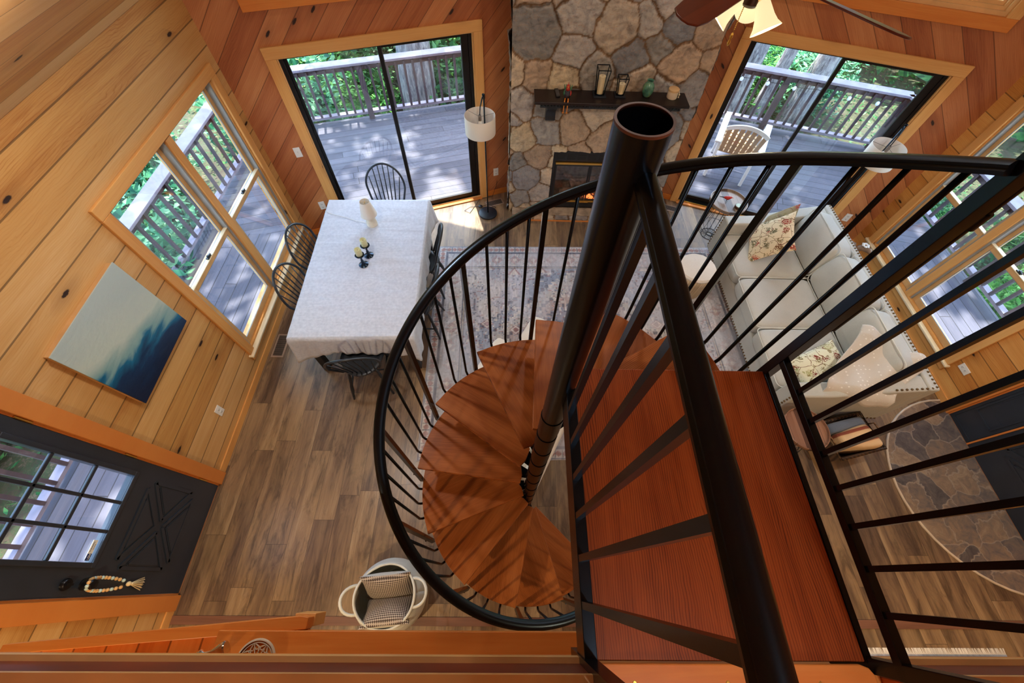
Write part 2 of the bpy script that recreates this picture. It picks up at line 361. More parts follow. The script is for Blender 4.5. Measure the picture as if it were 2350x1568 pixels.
# ---------------------------------------------------------------- sliding glass doors
def slider(name, F, s0, s1, flip):
    r = bpy.data.objects.new(name, None); col.objects.link(r); r.matrix_world = F; struct(r, 'door', name)
    w_ = .1
    MB().box(s0-w_, s1+w_, -.024, 0, 2.08, 2.18).build('head_casing', M['trim'], r, bevel=.004)
    for a, b in ((s0-w_, s0), (s1, s1+w_)): MB().box(a, b, -.024, 0, 0, 2.08).build('side_casing', M['trim_v'], r, bevel=.004)
    MB().box(s0, s0+.012, 0, .1, 0, 2.08).box(s1-.012, s1, 0, .1, 0, 2.08).box(s0, s1, 0, .1, 2.068, 2.08).build('jamb', edge_l, r)
    a, b = s0+.014, s1-.014; mid = (a+b)/2
    f = MB(); f.box(a, a+.035, .02, .11, .0, 2.066).box(b-.035, b, .02, .11, .0, 2.066).box(a+.035, b-.035, .02, .11, 2.055, 2.066).box(a+.035, b-.035, .02, .11, 0, .03)
    f.build('frame', M['dark_alu'], r)
    def panel(x0, x1, y, wl, wr, nm):
        m = MB(); m.box(x0, x0+wl, y, y+.03, .035, 2.052).box(x1-wr, x1, y, y+.03, .035, 2.052).box(x0+wl, x1-wr, y, y+.03, 2.035, 2.052).box(x0+wl, x1-wr, y, y+.03, .035, .1)
        p = m.build(nm, M['dark_alu'], r, bevel=.003); MB().box(x0+wl, x1-wr, y+.012, y+.018, .1, 2.035).build('glass_pane', M['glass'], p)
        return p
    pa = panel(a+.036, mid+.025, .07, .03, .04, 'fixed_panel'); pb = panel(mid-.025, b-.036, .03, .04, .075, 'sliding_panel')
    if flip: pass
    MB().box(b-.1, b-.075, .005, .03, .9, 1.12).build('door_handle', M['trim_v'] if flip else M['dark_alu'], r, bevel=.004)
    MB().box(s0-.0, s1+.0, -.05, .0, 0, .018).build('threshold', M['casing_y'], r, bevel=.004)
    MB().box(s0, s1, .0, .018, 0, .03).build('track', M['brass'] if flip else edge_l, r, bevel=.003)
    return r
slider('door_1', WBL, .5, 2.43, False); slider('door_2', WBR, 1.56, 3.46, True)
# ---------------------------------------------------------------- gable windows over the sliders
def gable(name, F, s0, s1, rf):
    r = bpy.data.objects.new(name, None); col.objects.link(r); r.matrix_world = F; struct(r, 'window', name)
    t0, t1 = rf(s0)-.16, rf(s1)-.16; zb = 2.55
    MB().prism([(s0-.1,2.45),(s1+.1,2.45),(s1+.1,zb),(s0-.1,zb)], -.03, 0, 'y').build('window_sill', M['trim_y'], r, bevel=.004)
    MB().prism([(s0-.1,zb),(s0,zb),(s0,t0-.02),(s0-.1,t0-.1)], -.03, 0, 'y').prism([(s1,zb),(s1+.1,zb),(s1+.1,t1-.1),(s1,t1-.02)], -.03, 0, 'y').build('side_casing', M['trim_v'], r)
    m = MB(); 
    for k, (y0, y1, e) in enumerate(((.0,.03,.03),(.03,.06,.055),(.06,.09,.08))):
        m.prism([(s0,zb),(s1,zb),(s1-e,zb+e),(s0+e,zb+e)], y0, y1, 'y').prism([(s0,zb),(s0+e,zb+e),(s0+e,t0-e),(s0,t0)], y0, y1, 'y').prism([(s1,zb),(s1,t1),(s1-e,t1-e),(s1-e,zb+e)], y0, y1, 'y')
    m.build('frame', edge_l, r)
    MB().prism([(s0+.05,zb+.05),(s1-.05,zb+.05),(s1-.05,t1),(s0+.05,t0)], .07, .075, 'y').build('glass_pane', M['glass'], r)
gable('window_3', WBL, .5, 2.43, rl); gable('window_4', WBR, 1.56, 3.46, rr)
# ---------------------------------------------------------------- double-hung window pairs
lockm = plain('dark bronze lock', (52,56,60), .35, metal=.6)
sashm = plain('pine window sash', (206,160,104), .45, var=.1); sashw = plain('pale meeting rail', (232,214,176), .35, var=.06); track = plain('grey window track', (150,154,154), .4, var=.1)
def dhung(name, F, s0, s1, z0=.30, z1=2.08):
    r = bpy.data.objects.new(name, None); col.objects.link(r); r.matrix_world = F; struct(r, 'window', name)
    MB().box(s0-.09, s1+.09, -.026, 0, z1, z1+.09).build('head_casing', M['trim'], r, bevel=.005)
    for a, b in ((s0-.09, s0), (s1, s1+.09)): MB().box(a, b, -.026, 0, z0-.02, z1).build('side_casing', M['trim_v'], r, bevel=.005)
    MB().box(s0-.11, s1+.11, -.05, .0, z0-.045, z0-.02).build('window_sill', sashw, r, bevel=.006)
    MB().box(s0-.09, s1+.09, -.018, 0, z0-.12, z0-.045).build('apron', M['trim'], r, bevel=.005)
    MB().box(s0, s0+.012, 0, .12, z0-.02, z1).box(s1-.012, s1, 0, .12, z0-.02, z1).box(s0, s1, 0, .12, z1-.012, z1).box(s0, s1, -.0, .14, z0-.02, z0).build('jamb', M['trim_v'], r)
    mid = (s0+s1)/2
    MB().box(mid-.04, mid+.04, -.012, .12, z0, z1-.012).build('mullion', M['trim_v'], r, bevel=.004)
    MB().box(mid-.06, mid-.04, .01, .1, z0, z1-.012).box(mid+.04, mid+.06, .01, .1, z0, z1-.012).box(s0+.012, s0+.03, .01, .1, z0, z1-.012).box(s1-.03, s1-.012, .01, .1, z0, z1-.012).build('side_track', track, r)
    zm = 1.17
    for a, b in ((s0+.03, mid-.06), (mid+.06, s1-.03)):
        for nm, y, lo, hi, bt, tp in (('upper_sash', .06, zm-.02, z1-.014, .035, .045), ('lower_sash', .022, z0+.002, zm+.025, .07, .045)):
            m = MB(); m.box(a, a+.04, y, y+.035, lo, hi).box(b-.04, b, y, y+.035, lo, hi).box(a+.04, b-.04, y, y+.035, lo, lo+bt).box(a+.04, b-.04, y, y+.035, hi-tp, hi)
            o = m.build(nm, sashm, r, bevel=.004)
            MB().box(a+.04, b-.04, y+.015, y+.02, lo+bt, hi-tp).build('glass_pane', M['glass'], o)
            MB().box(a+.036, a+.046, y+.004, y+.012, lo+bt-.006, hi-tp+.006).box(b-.046, b-.036, y+.004, y+.012, lo+bt-.006, hi-tp+.006).box(a+.046, b-.046, y+.004, y+.012, lo+bt-.006, lo+bt+.005).box(a+.046, b-.046, y+.004, y+.012, hi-tp-.005, hi-tp+.006).build('glazing_bead', track, o)
            if nm == 'lower_sash':
                MB().box(a+.0, b-.0, y-.006, y+.03, hi, hi+.008).build('sash_top', sashw, o, bevel=.003)
                c = (a+b)/2; MB().box(c-.03, c+.03, y, y+.025, hi+.008, hi+.018).lathe([(.012,0),(.014,.012),(.005,.014)], 10, (c,y+.012,hi+.018)).box(c-.004, c+.034, y+.0, y+.01, hi+.02, hi+.028).build('sash_lock', lockm, o, bevel=.002)
dhung('window_1', WL, 6.08, 7.80); dhung('window_2', WR, .27, 1.97)

# ---------------------------------------------------------------- entry doors
def doorcase(r, s0, s1, mat):
    MB().box(s0-.11, s1+.11, -.022, 0, 2.05, 2.16).build('head_casing', mat, r, bevel=.004)
    for a, b in ((s0-.11, s0), (s1, s1+.11)): MB().box(a, b, -.022, 0, 0, 2.05).build('side_casing', M['casing_y'] if mat is None else mat, r, bevel=.004)
    MB().box(s0, s0+.012, 0, .12, 0, 2.05).box(s1-.012, s1, 0, .12, 0, 2.05).box(s0, s1, 0, .12, 2.038, 2.05).build('jamb', M['casing_y'], r)
    MB().box(s0, s1, .0, .12, 0, .012).build('threshold', plain('oak threshold', (150,104,72), .4), r)
def tri(m, P, y0, y1, w_=.014):   # moulding along the edges of a polygon in the door plane
    n = len(P)
    for i in range(n):
        a, b = Vector((P[i][0], y0, P[i][1])), Vector((P[(i+1)%n][0], y0, P[(i+1)%n][1])); m.bar(a, b, abs(y1-y0)*2, w_, up=(0,1,0))
def shrink(P, k):
    cx = sum(p[0] for p in P)/len(P); cz = sum(p[1] for p in P)/len(P); return [(cx+(p[0]-cx)*k, cz+(p[1]-cz)*k) for p in P]
def crossbuck(r, s0, s1, z0, z1):
    cx, cz = (s0+s1)/2, (z0+z1)/2; g = .035; m = MB(); m2 = MB()
    for P in ([(s0+g*1.4,z1),(s1-g*1.4,z1),(cx,cz+g)], [(s0+g*1.4,z0),(s1-g*1.4,z0),(cx,cz-g)], [(s0,z0+g*1.3),(s0,z1-g*1.3),(cx-g*1.2,cz)], [(s1,z0+g*1.3),(s1,z1-g*1.3),(cx+g*1.2,cz)]):
        tri(m, P, .0, -.012, .014); m2.prism(shrink(P, .7), -.001, -.008, 'y'); tri(m, shrink(P,.7), .0, -.010, .008)
    m.build('panel_moulding', M['door'], r); m2.build('raised_panel', M['door'], r)
r = bpy.data.objects.new('door_3', None); col.objects.link(r); r.matrix_world = WL; struct(r, 'door', 'door_3')
s0, s1 = 3.87, 4.75; doorcase(r, s0, s1, M['casing_y'])
y = lambda v: v + 4
m = MB(); dl, dr = s0+.014, s1-.014; a, b, z0, z1 = y(.075), y(.625), .95, 1.86
m.box(dl, dr, .0, .045, .014, z0).box(dl, a, .0, .045, z0, z1).box(b, dr, .0, .045, z0, z1).box(dl, dr, .0, .045, z1, 2.036)
slab = m.build('door_slab', M['door'], r)
m = MB(); m.box(a-.03, b+.03, -.014, 0, z0-.03, z0).box(a-.03, b+.03, -.014, 0, z1, z1+.03).box(a-.03, a, -.014, 0, z0, z1).box(b, b+.03, -.014, 0, z0, z1)
for k in (1, 2):
    s_ = a + (b-a)*k/3; z_ = z0 + (z1-z0)*k/3
    m.box(s_-.011, s_+.011, -.008, .01, z0, z1).box(a, b, -.008, .01, z_-.011, z_+.011)
m.build('lite_frame', M['door'], slab, bevel=.004)
MB().box(a, b, .014, .02, z0, z1).build('glass_pane', M['glass'], slab)
crossbuck(slab, y(.05), y(.62), .27, .77)
hw = plain('oil rubbed bronze', (26,26,30), .3, metal=.5)
def knob(r, s, z, big=True):
    m = MB(); q = Matrix.Translation((s, 0, z)) @ Matrix.Rotation(PI/2, 4, 'X'); m.M = q
    if big: m.lathe([(.034,0),(.034,.006),(.026,.01),(.012,.014),(.011,.035),(.022,.042),(.03,.055),(.026,.068),(0,.072)], 24)
    else: m.lathe([(.034,0),(.034,.012),(.028,.02),(0,.022)], 24).box(-.006,.006,-.022,.022,.02,.034)
    return m.build('door_knob' if big else 'deadbolt', hw, r, smooth='auto')
knob(slab, y(-.045), .93); knob(slab, y(-.045), 1.06, False)
MB().box(dl, dl+.001, .0, .04, .9, 1.0).build('latch_plate', M['brass'], slab)
for hz in (.25, 1.05, 1.8):
    m = MB(); m.M = Matrix.Translation((dr+.006, -.006, hz)); m.lathe([(.006,-.05),(.006,.05)], 10); m.build('hinge', M['brass'], slab)
# alarm company sticker on the lower pane
st = MB().box(y(.085), y(.205), .010, .0135, .965, .998); stk = st.build('window_sticker', M['white'], slab)
navy = plain('navy print', (30,48,96), .5)
MB().box(y(.085), y(.125), .0085, .0098, .966, .997).build('sticker_badge', navy, stk)
def text(body, size, mat, parent, loc, rot, ext=.0004, name='lettering'):
    c = bpy.data.curves.new(name, 'FONT'); c.body = body; c.size = size; c.extrude = ext; c.align_x = 'CENTER'; c.align_y = 'CENTER'
    o = bpy.data.objects.new(name, c); col.objects.link(o); c.materials.append(mat); o.parent = parent; o.location = loc; o.rotation_euler = rot; return o
text('ADT', .02, M['white'], stk, (y(.105), .0078, .981), (PI/2, PI, 0)); text('Monitored by', .011, navy, stk, (y(.165), .0095, .987), (PI/2, PI, 0)); text('24 hour alarm', .006, navy, stk, (y(.165), .0095, .973), (PI/2, PI, 0))
# right entry: narrow side panel and crossbuck door
r = bpy.data.objects.new('door_4', None); col.objects.link(r); r.matrix_world = WR; struct(r, 'door', 'door_4')
s0, s1 = 2.5, 3.84; doorcase(r, s0, s1, M['casing_y'])
MB().box(s0+.014, s0+.33, .0, .045, .014, 2.036).build('side_panel', M['door'], r)
m = MB(); P = [(s0+.06,.27),(s0+.28,.27),(s0+.28,1.9),(s0+.06,1.9)]; tri(m, P, 0, -.009, .014); tri(m, shrink(P,.86), 0, -.006, .006); P = [(s0+.04,.06),(s0+.31,.06),(s0+.31,.21),(s0+.04,.21)]; tri(m, [(s0+.035,.05),(s0+.315,.05),(s0+.315,2.0),(s0+.035,2.0)], 0, -.008, .01); m.build('panel_moulding', M['door'], r)
MB().box(s0+.33, s0+.345, -.006, .05, .014, 2.036).build('centre_stop', M['casing_y'], r)
d4 = MB().box(s0+.347, s1-.014, .0, .045, .014, 2.036).build('door_slab', M['door'], r); crossbuck(d4, s0+.48, s1-.15, .27, .77)
m = MB(); tri(m, [(s0+.48,.98),(s1-.15,.98),(s1-.15,1.86),(s0+.48,1.86)], 0, -.01, .016); m.build('lite_frame', M['door'], d4); knob(d4, s1-.08, .93)

# ---------------------------------------------------------------- outlets, switch, registers
def outlet(label, F, s, z, kind='outlet'):
    t = thing('wall_outlet' if kind == 'outlet' else 'light_switch', label, kind, M=F @ Matrix.Translation((s, 0, z)))
    MB().box(-.036, .036, -.007, 0, -.058, .058).build('cover_plate', M['white'], t, bevel=.003)
    if kind == 'outlet':
        for dz in (-.022, .022):
            MB().box(-.016, .016, -.0095, -.007, dz-.014, dz+.014).build('receptacle', M['white'], t, bevel=.003)
            MB().box(-.008, -.005, -.0102, -.0095, dz-.004, dz+.007).box(.005, .008, -.0102, -.0095, dz-.004, dz+.005).box(-.003, .003, -.0102, -.0095, dz-.011, dz-.006).build('slot', M['slot'], t)
    else: MB().box(-.005, .005, -.016, -.007, -.012, .010).build('toggle', M['white'], t, bevel=.002)
    return t
outlet('white outlet on the left wall below the blue painting', WL, 5.34, .38)
outlet('white outlet on the pine wall behind the dining table corner', WBL, .30, .42)
outlet('white light switch beside the left sliding door', WBL, .31, 1.16, 'light switch')
outlet('white outlet between the stone chimney and left floor lamp', WBL, 2.66, .375)
outlet('white outlet behind the sofa with a black plug in it', WBR, 3.68, .38)
outlet('horizontal white outlet on the right wall below the window', WR @ Matrix.Translation((2.16,0,.38)) @ Matrix.Rotation(PI/2, 4, 'Y') @ Matrix.Translation((-2.16,0,-.38)), 2.16, .38)
def register(label, x, y_, rz, L=.26, W=.1):
    t = thing('floor_register', label, 'floor vent', (x, y_, .001), rz)
    MB().box(-L/2-.022, L/2+.022, -W/2-.02, W/2+.02, 0, .004).build('frame', plain('taupe metal register', (150,128,112), .4), t, bevel=.0015)
    m = MB(); n = int(L/.0125)
    m.box(-L/2, L/2, -W/2, W/2, .0042, .005); m.build('opening', M['slot'], t)
    m = MB()
    for k in range(n+1): x_ = -L/2 + L*k/n; m.box(x_-.0016, x_+.0016, -W/2, W/2, .005, .0075)
    m.build('louver', plain('brown louver', (120,104,92), .4), t)
register('floor register beside the left wall near the table corner', -2.56, 2.27, PI/2)
register('floor register between the chimney and the left floor lamp', -.20, 4.745, .36, .22, .09)
register('floor register right of the stone chimney by the sliding door', 2.36, 4.72, -.34, .22, .09)
# ================================================================ stone chimney
rng = np.random.default_rng(11)
def vnoise(x, y, seed, s):          # smooth value noise
    r = np.random.default_rng(seed).random((64,64)); x = x/s; y = y/s; xi = np.floor(x).astype(int); yi = np.floor(y).astype(int); fx = x-xi; fy = y-yi
    fx = fx*fx*(3-2*fx); fy = fy*fy*(3-2*fy); g = lambda a, b: r[a%64, b%64]
    return (g(xi,yi)*(1-fx)+g(xi+1,yi)*fx)*(1-fy) + (g(xi,yi+1)*(1-fx)+g(xi+1,yi+1)*fx)*fy
STONE_COLS = [(170,164,156),(186,172,154),(150,148,148),(198,182,158),(134,136,140),(178,156,134),(164,162,160),(208,190,160),(144,142,138),(176,170,164)]
def masonry(name, W, Hh, res, seeds, weights, mortar, depth, cut=None, parent=None, seed=3, cols=STONE_COLS, mcol=(122,94,66), prof=.013):
    nx, nz = int(W/res)+1, int(Hh/res)+1
    X, Z = np.meshgrid(np.linspace(0,W,nx), np.linspace(0,Hh,nz)); X = X.ravel(); Z = Z.ravel()
    xx = X + (vnoise(X,Z,seed,.11)-.5)*.05 + (vnoise(X,Z,seed+1,.035)-.5)*.014; zz = Z + (vnoise(X,Z,seed+2,.11)-.5)*.05 + (vnoise(X,Z,seed+3,.035)-.5)*.014
    S = np.array(seeds); Wt = np.array(weights)
    D = (xx[:,None]-S[:,0])**2 + (zz[:,None]-S[:,1])**2 - Wt**2
    o = np.argsort(D, 1)[:, :3]; a = o[:,0]; b = o[:,1]; c_ = o[:,2]; ii = np.arange(len(X))
    def e(k): return (D[ii,k]-D[ii,a]) / (2*np.sqrt(((S[a]-S[k])**2).sum(1)) + 1e-6)
    ed = np.minimum(e(b), e(c_)); ed = ed - mortar
    t = np.clip(ed/prof, 0, 1); t = t*t*(3-2*t)
    r = np.random.default_rng(seed+9); dep = r.uniform(.55, 1.0, len(S)); tiltx = r.uniform(-.12,.12,len(S)); tiltz = r.uniform(-.12,.12,len(S))
    rough = (vnoise(X,Z,seed+5,.06)-.5)*.012 + (vnoise(X,Z,seed+6,.022)-.5)*.007 + (vnoise(X,Z*3,seed+7,.05)-.5)*.008
    hgt = t*(depth*dep[a] + (X-S[a,0])*tiltx[a] + (Z-S[a,1])*tiltz[a] + rough) + (vnoise(X,Z,seed+8,.015)-.5)*.003
    cc = np.array([lin(c)[:3] for c in cols])[r.integers(0,len(cols),len(S))] * r.uniform(.85,1.12,(len(S),1))
    C = np.where((t > .12)[:,None], cc[a], np.array(lin(mcol)[:3])[None]); C = np.concatenate([C, np.ones((len(C),1))], 1)
    V = np.stack([X, -hgt, Z], 1)
    I = np.arange(nx*nz).reshape(nz,nx); F = np.stack([I[:-1,:-1],I[:-1,1:],I[1:,1:],I[1:,:-1]], -1).reshape(-1,4)
    if cut:
        cx = X[F].mean(1); cz = Z[F].mean(1); keep = ~((cx > cut[0]) & (cx < cut[1]) & (cz > cut[2]) & (cz < cut[3])); F = F[keep]
    me = bpy.data.meshes.new(name); me.from_pydata(V.tolist(), [], F.tolist()); me.update()
    ca = me.color_attributes.new('Col', 'FLOAT_COLOR', 'POINT'); ca.data.foreach_set('color', C.astype(np.float32).ravel())
    me.polygons.foreach_set('use_smooth', [True]*len(me.polygons))
    ob = bpy.data.objects.new(name, me); col.objects.link(ob); ob.parent = parent; return ob
def stone_mat(name, sc=1.0, rough=.85):
    q = NT(name); v = q.obj(); at = q.n('Attribute', {'attribute_name': 'Col'}).outputs['Color']
    n1 = q.noise(v, 9, 6, .7, .8); n2 = q.noise(q.n('VectorMath', {'operation': 'MULTIPLY'}, i0=v, i1=(1,1,3.0)).outputs[0], 18, 5, .7, 1.5)
    c = q.mix(.8, at, q.ramp(n1, [(.32, (.42,.42,.45)), (.5, (.95,.95,.95)), (.72, (1.35,1.25,1.1))]), 'MULTIPLY')
    c = q.mix(q.math('MULTIPLY', q.ramp(n2, [(.52,(0,0,0)),(.66,(1,1,1))]), .38), c, lin((168,122,80)))
    c = q.mix(q.math('MULTIPLY', q.ramp(q.noise(v, 34, 4, .7), [(.56,(0,0,0)),(.68,(1,1,1))]), .35), c, lin((78,74,72)))
    q.set(Base_Color=c, Roughness=rough); q.bump(q.math('ADD', q.noise(v, 70, 5, .7), n2), .5, .006); return q.m
M['stone'] = stone_mat('field stone')
def seeds_for(W, Hh, rmin, rmax, n, seed, first=()):
    r = np.random.default_rng(seed); P = [list(f[:2]) for f in first]; R = [f[2] for f in first]
    for _ in range(n*60):
        rad = rmin + (rmax-rmin)*r.random()**1.6; p = r.random(2)*[W+.2, Hh+.2]-.1
        if all(np.hypot(p[0]-q[0], p[1]-q[1]) > (rad+R[i])*.92 for i, q in enumerate(P)): P.append(list(p)); R.append(rad)
        if len(P) >= n: break
    return P, [x*.8 for x in R]
CX0, CX1, CY = .012, 2.10, 4.60
ch = bpy.data.objects.new('stone_chimney', None); col.objects.link(ch); ch.location = (CX0, CY, 0)
tag(ch, 'tall fieldstone chimney between the two sliding glass doors', 'chimney')
big = [(.22,2.18,.25),(.62,2.02,.14),(1.02,2.25,.22),(1.62,2.3,.16),(.9,1.72+.12,.16),(1.22,1.98,.17),(1.75,1.95,.17),(.28,1.82,.12),(.55,1.78,.13),(1.32,1.78,.14),(1.94,2.28,.2),(.2,.55,.17),(.45,.3,.13),(.12,1.1,.14),(.42,1.2,.13),(1.2,1.08,.25),(1.85,1.2,.2),(1.78,.75,.2),(.35,.85,.13),(1.85,.35,.2),(1.98,1.7,.17),(.1,1.5,.12)]
P, R = seeds_for(2.088, 4.7, .06, .24, 150, 21, big)
masonry('stone_face', 2.088, 4.7, .0125, P, R, .006, .034, cut=(.545,1.555,.08,.945), parent=ch).data.materials.append(M['stone'])
for nm, x in (('stone_side', 0), ('stone_side', 2.088)):
    P, R = seeds_for(.5, 4.7, .07, .2, 50, 5); o = masonry(nm, .45, 4.7, .025, P, R, .008, .02, seed=8); o.data.materials.append(M['stone'])
    o.parent = ch; o.location = (x, 0 if x else .45, 0); o.rotation_euler = (0,0, PI/2 if x else -PI/2)
core = MB().box(.005, 2.083, .02, .45, .96, 5.0).box(.005, .54, .02, .45, 0, .96).box(1.56, 2.083, .02, .45, 0, .96).box(.54, 1.56, .38, .42, 0, .96)
core.build('masonry_core', plain('mortar', (122,94,66), .9, var=.2, bump=.3), ch)
hb = bpy.data.objects.new('stone_hearth', None); col.objects.link(hb); hb.location = (CX0+.05, CY-.17, 0); tag(hb, 'low stone hearth ledge in front of the fireplace', 'hearth')
P, R = seeds_for(2.0, .09, .07, .12, 16, 31); o = masonry('stone_front', 1.98, .08, .01, [(p[0],.04) for p in P], R, .006, .02, seed=14, parent=hb); o.data.materials.append(M['stone'])
MB().box(0, 1.98, .002, .165, 0, .078).build('ledge_top', plain('ledge stone', (150,128,104), .8, var=.3, scale=12, bump=.5, bscale=50), hb, bevel=.006)
MB().box(-.0, 1.98, -.045, -.03, 0, .012).build('edge_strip', M['casing_y'], hb)

# ---------------------------------------------------------------- fireplace insert
fp = thing('fireplace', 'black glass door fireplace insert with brass trim in the stone chimney', 'fireplace', (CX0+1.05, CY, .085))
blk = plain('black cast iron', (24,26,30), .45, var=.2); 
m = MB(); m.box(-.505,.505,-.005,.03,.72,.855).box(-.505,.505,-.005,.03,0,.10).box(-.505,-.46,-.005,.03,.10,.72).box(.46,.505,-.005,.03,.10,.72); m.build('surround', blk, fp, bevel=.004)
m = MB()
for k in range(7):
    x = -.455 + k*.133
    m.box(x, x+.105, -.0065, -.004, .745, .82).box(x, x+.105, -.0065, -.004, .02, .08)
m.build('louver_opening', M['slot'], fp)['kind'] = 'stuff'
m = MB()
for k in range(7):
    for j in range(4):
        x = -.455 + k*.133
        m.box(x, x+.105, -.009, -.006, .75+j*.018, .755+j*.018)
        if j < 3: m.box(x, x+.105, -.009, -.006, .026+j*.018, .031+j*.018)
m.build('louver', blk, fp)['kind'] = 'stuff'
MB().box(-.46,.46,-.03,-.004,.69,.715).build('brass_trim', M['brass'], fp, bevel=.003); MB().box(-.46,.46,-.03,-.004,.105,.125).build('brass_trim', M['brass'], fp, bevel=.003)
m = MB().box(-.06,.06,-.045,-.03,.11,.12); m.build('brass_handle', M['brass'], fp, bevel=.003)
for s_ in (-1, 1):
    x0, x1 = (-.458,-.003) if s_ < 0 else (.003,.458)
    d = MB().box(x0,x1,-.012,-.004,.66,.688).box(x0,x1,-.012,-.004,.128,.15).box(x0,x0+.02,-.012,-.004,.15,.66).box(x1-.02,x1,-.012,-.004,.15,.66).build('glass_door', blk, fp)
    MB().box(x0+.02,x1-.02,-.009,-.006,.15,.66).build('glass_pane', M['glass'], d)
fb = plain('firebox brick', (96,84,80), .9, var=.35, scale=14, bump=.5)
MB().box(-.5,.5,.36,.375,0,.86).box(-.505,-.48,.03,.36,0,.86).box(.48,.505,.03,.36,0,.86).box(-.5,.5,.03,.36,0,.02).box(-.5,.5,.03,.36,.84,.86).build('firebox', fb, fp)
bark = plain('charred log', (120,90,78), .9, var=.5, scale=20, bump=.8, bscale=40)
for k, (x0, y0, z0, x1, y1, z1, r_) in enumerate(((-.34,.16,.13,.32,.2,.15,.055),(-.28,.3,.15,.36,.26,.13,.06),(-.2,.18,.25,.22,.3,.27,.045),(-.05,.14,.25,-.28,.3,.33,.035),(.1,.14,.24,.25,.3,.32,.035))):
    m = MB(); pts = [Vector((x0,y0,z0)).lerp(Vector((x1,y1,z1)), i/6)+Vector((0,0,.01*math.sin(i*2))) for i in range(7)]; m.tube(pts, [r_*(1+.1*math.sin(i*3+k)) for i in range(7)], 10); m.build('log', bark, fp, smooth=True)
q = NT('ember glow'); q.set(Base_Color=lin((120,40,20)), Roughness=.9, Emission_Color=lin((255,120,60)), Emission_Strength=1.2); 
m = MB()
for k in range(40): m.ball((random.uniform(-.3,.3), random.uniform(.1,.32), .035), random.uniform(.01,.03), 6, 4)
m.build('embers', q.m, fp)['kind'] = 'stuff'

# ---------------------------------------------------------------- mantel shelf and the things on it
mz = 1.69
mt = thing('mantel_shelf', 'long black wooden mantel shelf on the stone chimney', 'mantel', (1.08, CY-.04, 0))
dkw = wood('espresso wood', [(22,14,14),(34,22,22),(46,30,28),(56,38,34)], (0,1,0), (1,0,0), 4, knots=0, gw=0, rough=.35, bump=.1)
MB().box(-.82,.82,-.265,0,mz-.028,mz).build('shelf', dkw, mt, bevel=.004)
m = MB().box(-.78,.78,-.235,0,mz-.045,mz-.028).box(-.755,.755,-.215,0,mz-.085,mz-.045); m.build('moulding', M['blackw'], mt, bevel=.005)
m = MB()
for k in range(44): x = -.74 + k*1.48/43; m.ball((x,-.2175,mz-.062), .008, 8, 6)
m.build('bead_moulding', M['blackw'], mt, smooth=True)
for x in (-.62, .62):
    prof = [(0,mz-.085),(-.19,mz-.085),(-.19,mz-.11),(-.16,mz-.13),(-.12,mz-.155),(-.085,mz-.2),(-.075,mz-.25),(-.09,mz-.285),(-.06,mz-.31),(0,mz-.33)]
    MB().prism(prof, x-.055, x+.055, 'x').build('corbel', M['blackw'], mt, bevel=.006)
# rooster
rs = thing('rooster_figurine', 'red metal rooster sitting on the mantel edge with dangling legs', 'figurine', (.60, 4.365, mz), math.radians(-8))
red = plain('red enamel', (190,48,40), .35, var=.2); org = plain('orange enamel', (210,130,50), .4); grn = plain('green enamel', (50,120,80), .35, var=.3); dgr = plain('speckled feathers', (60,58,70), .45, var=.7, scale=60)
m = MB(); m.tube([(0,.02,.03),(0,.01,.06),(0,0,.095),(0,-.005,.125)], [.034,.036,.024,.014], 14); m.ball((0,.02,.03),.034,14,8); m.build('body', dgr, rs, smooth=True)
m = MB(); m.tube([(0,-.003,.098),(0,-.008,.13)], [.022,.0165], 14); m.ball((0,-.012,.138), .018, 12, 8); m.build('head', red, rs, smooth=True)
m = MB(); m.prism([(-.005,.145),(-.03,.15),(-.02,.165),(-.022,.18),(-.004,.172),(.008,.16)], -.003, .003, 'x'); m.build('comb', red, rs)
m = MB(); m.tube([(0,-.028,.138),(0,-.052,.132)], [.007,.001], 8); m.build('beak', org, rs)
for s_ in (-1, 1):
    m = MB(); m.ball((s_*.032,.02,.055), .03, 10, 6, (.35,1,.8)); m.build('wing', red if s_ > 0 else grn, rs, smooth=True)
    m = MB(); m.tube([(s_*.016,-.01,.012),(s_*.018,-.05,.008),(s_*.018,-.058,-.01),(s_*.019,-.058,-.1)], [.007,.006,.006,.005], 8); m.build('leg', org, rs)
    m = MB(); m.tube([(s_*.019,-.058,-.1),(s_*.019,-.078,-.105)], .004, 6); m.tube([(s_*.019,-.058,-.1),(s_*.03,-.074,-.105)], .003, 6); m.tube([(s_*.019,-.058,-.1),(s_*.008,-.074,-.105)], .003, 6); m.build('foot', org, rs)
m = MB()
for k in range(5): a = .3*k-.6; m.tube([(a*.03,.045,.04),(a*.05,.075,.07),(a*.07,.085,.11-.01*abs(a))], [.006,.008,.003], 6)
m.build('tail', grn, rs, smooth=True)
rm = thing('remote_control', 'small black remote lying behind the rooster on the mantel', 'remote', (.505, 4.475, mz), .1)
MB().box(-.022,.022,-.075,.075,0,.016).build('case', plain('black plastic', (20,20,22), .4), rm, bevel=.004)
m = MB()
for i in range(3):
    for j in range(7): m.box(-.015+i*.0115,-.007+i*.0115,-.06+j*.016,-.051+j*.016,.0155,.0175)
m.build('buttons', plain('grey rubber', (90,92,96), .6), rm)
wax = plain('cream candle wax', (236,214,170), .45, var=.05); q = NT('lit wax'); 
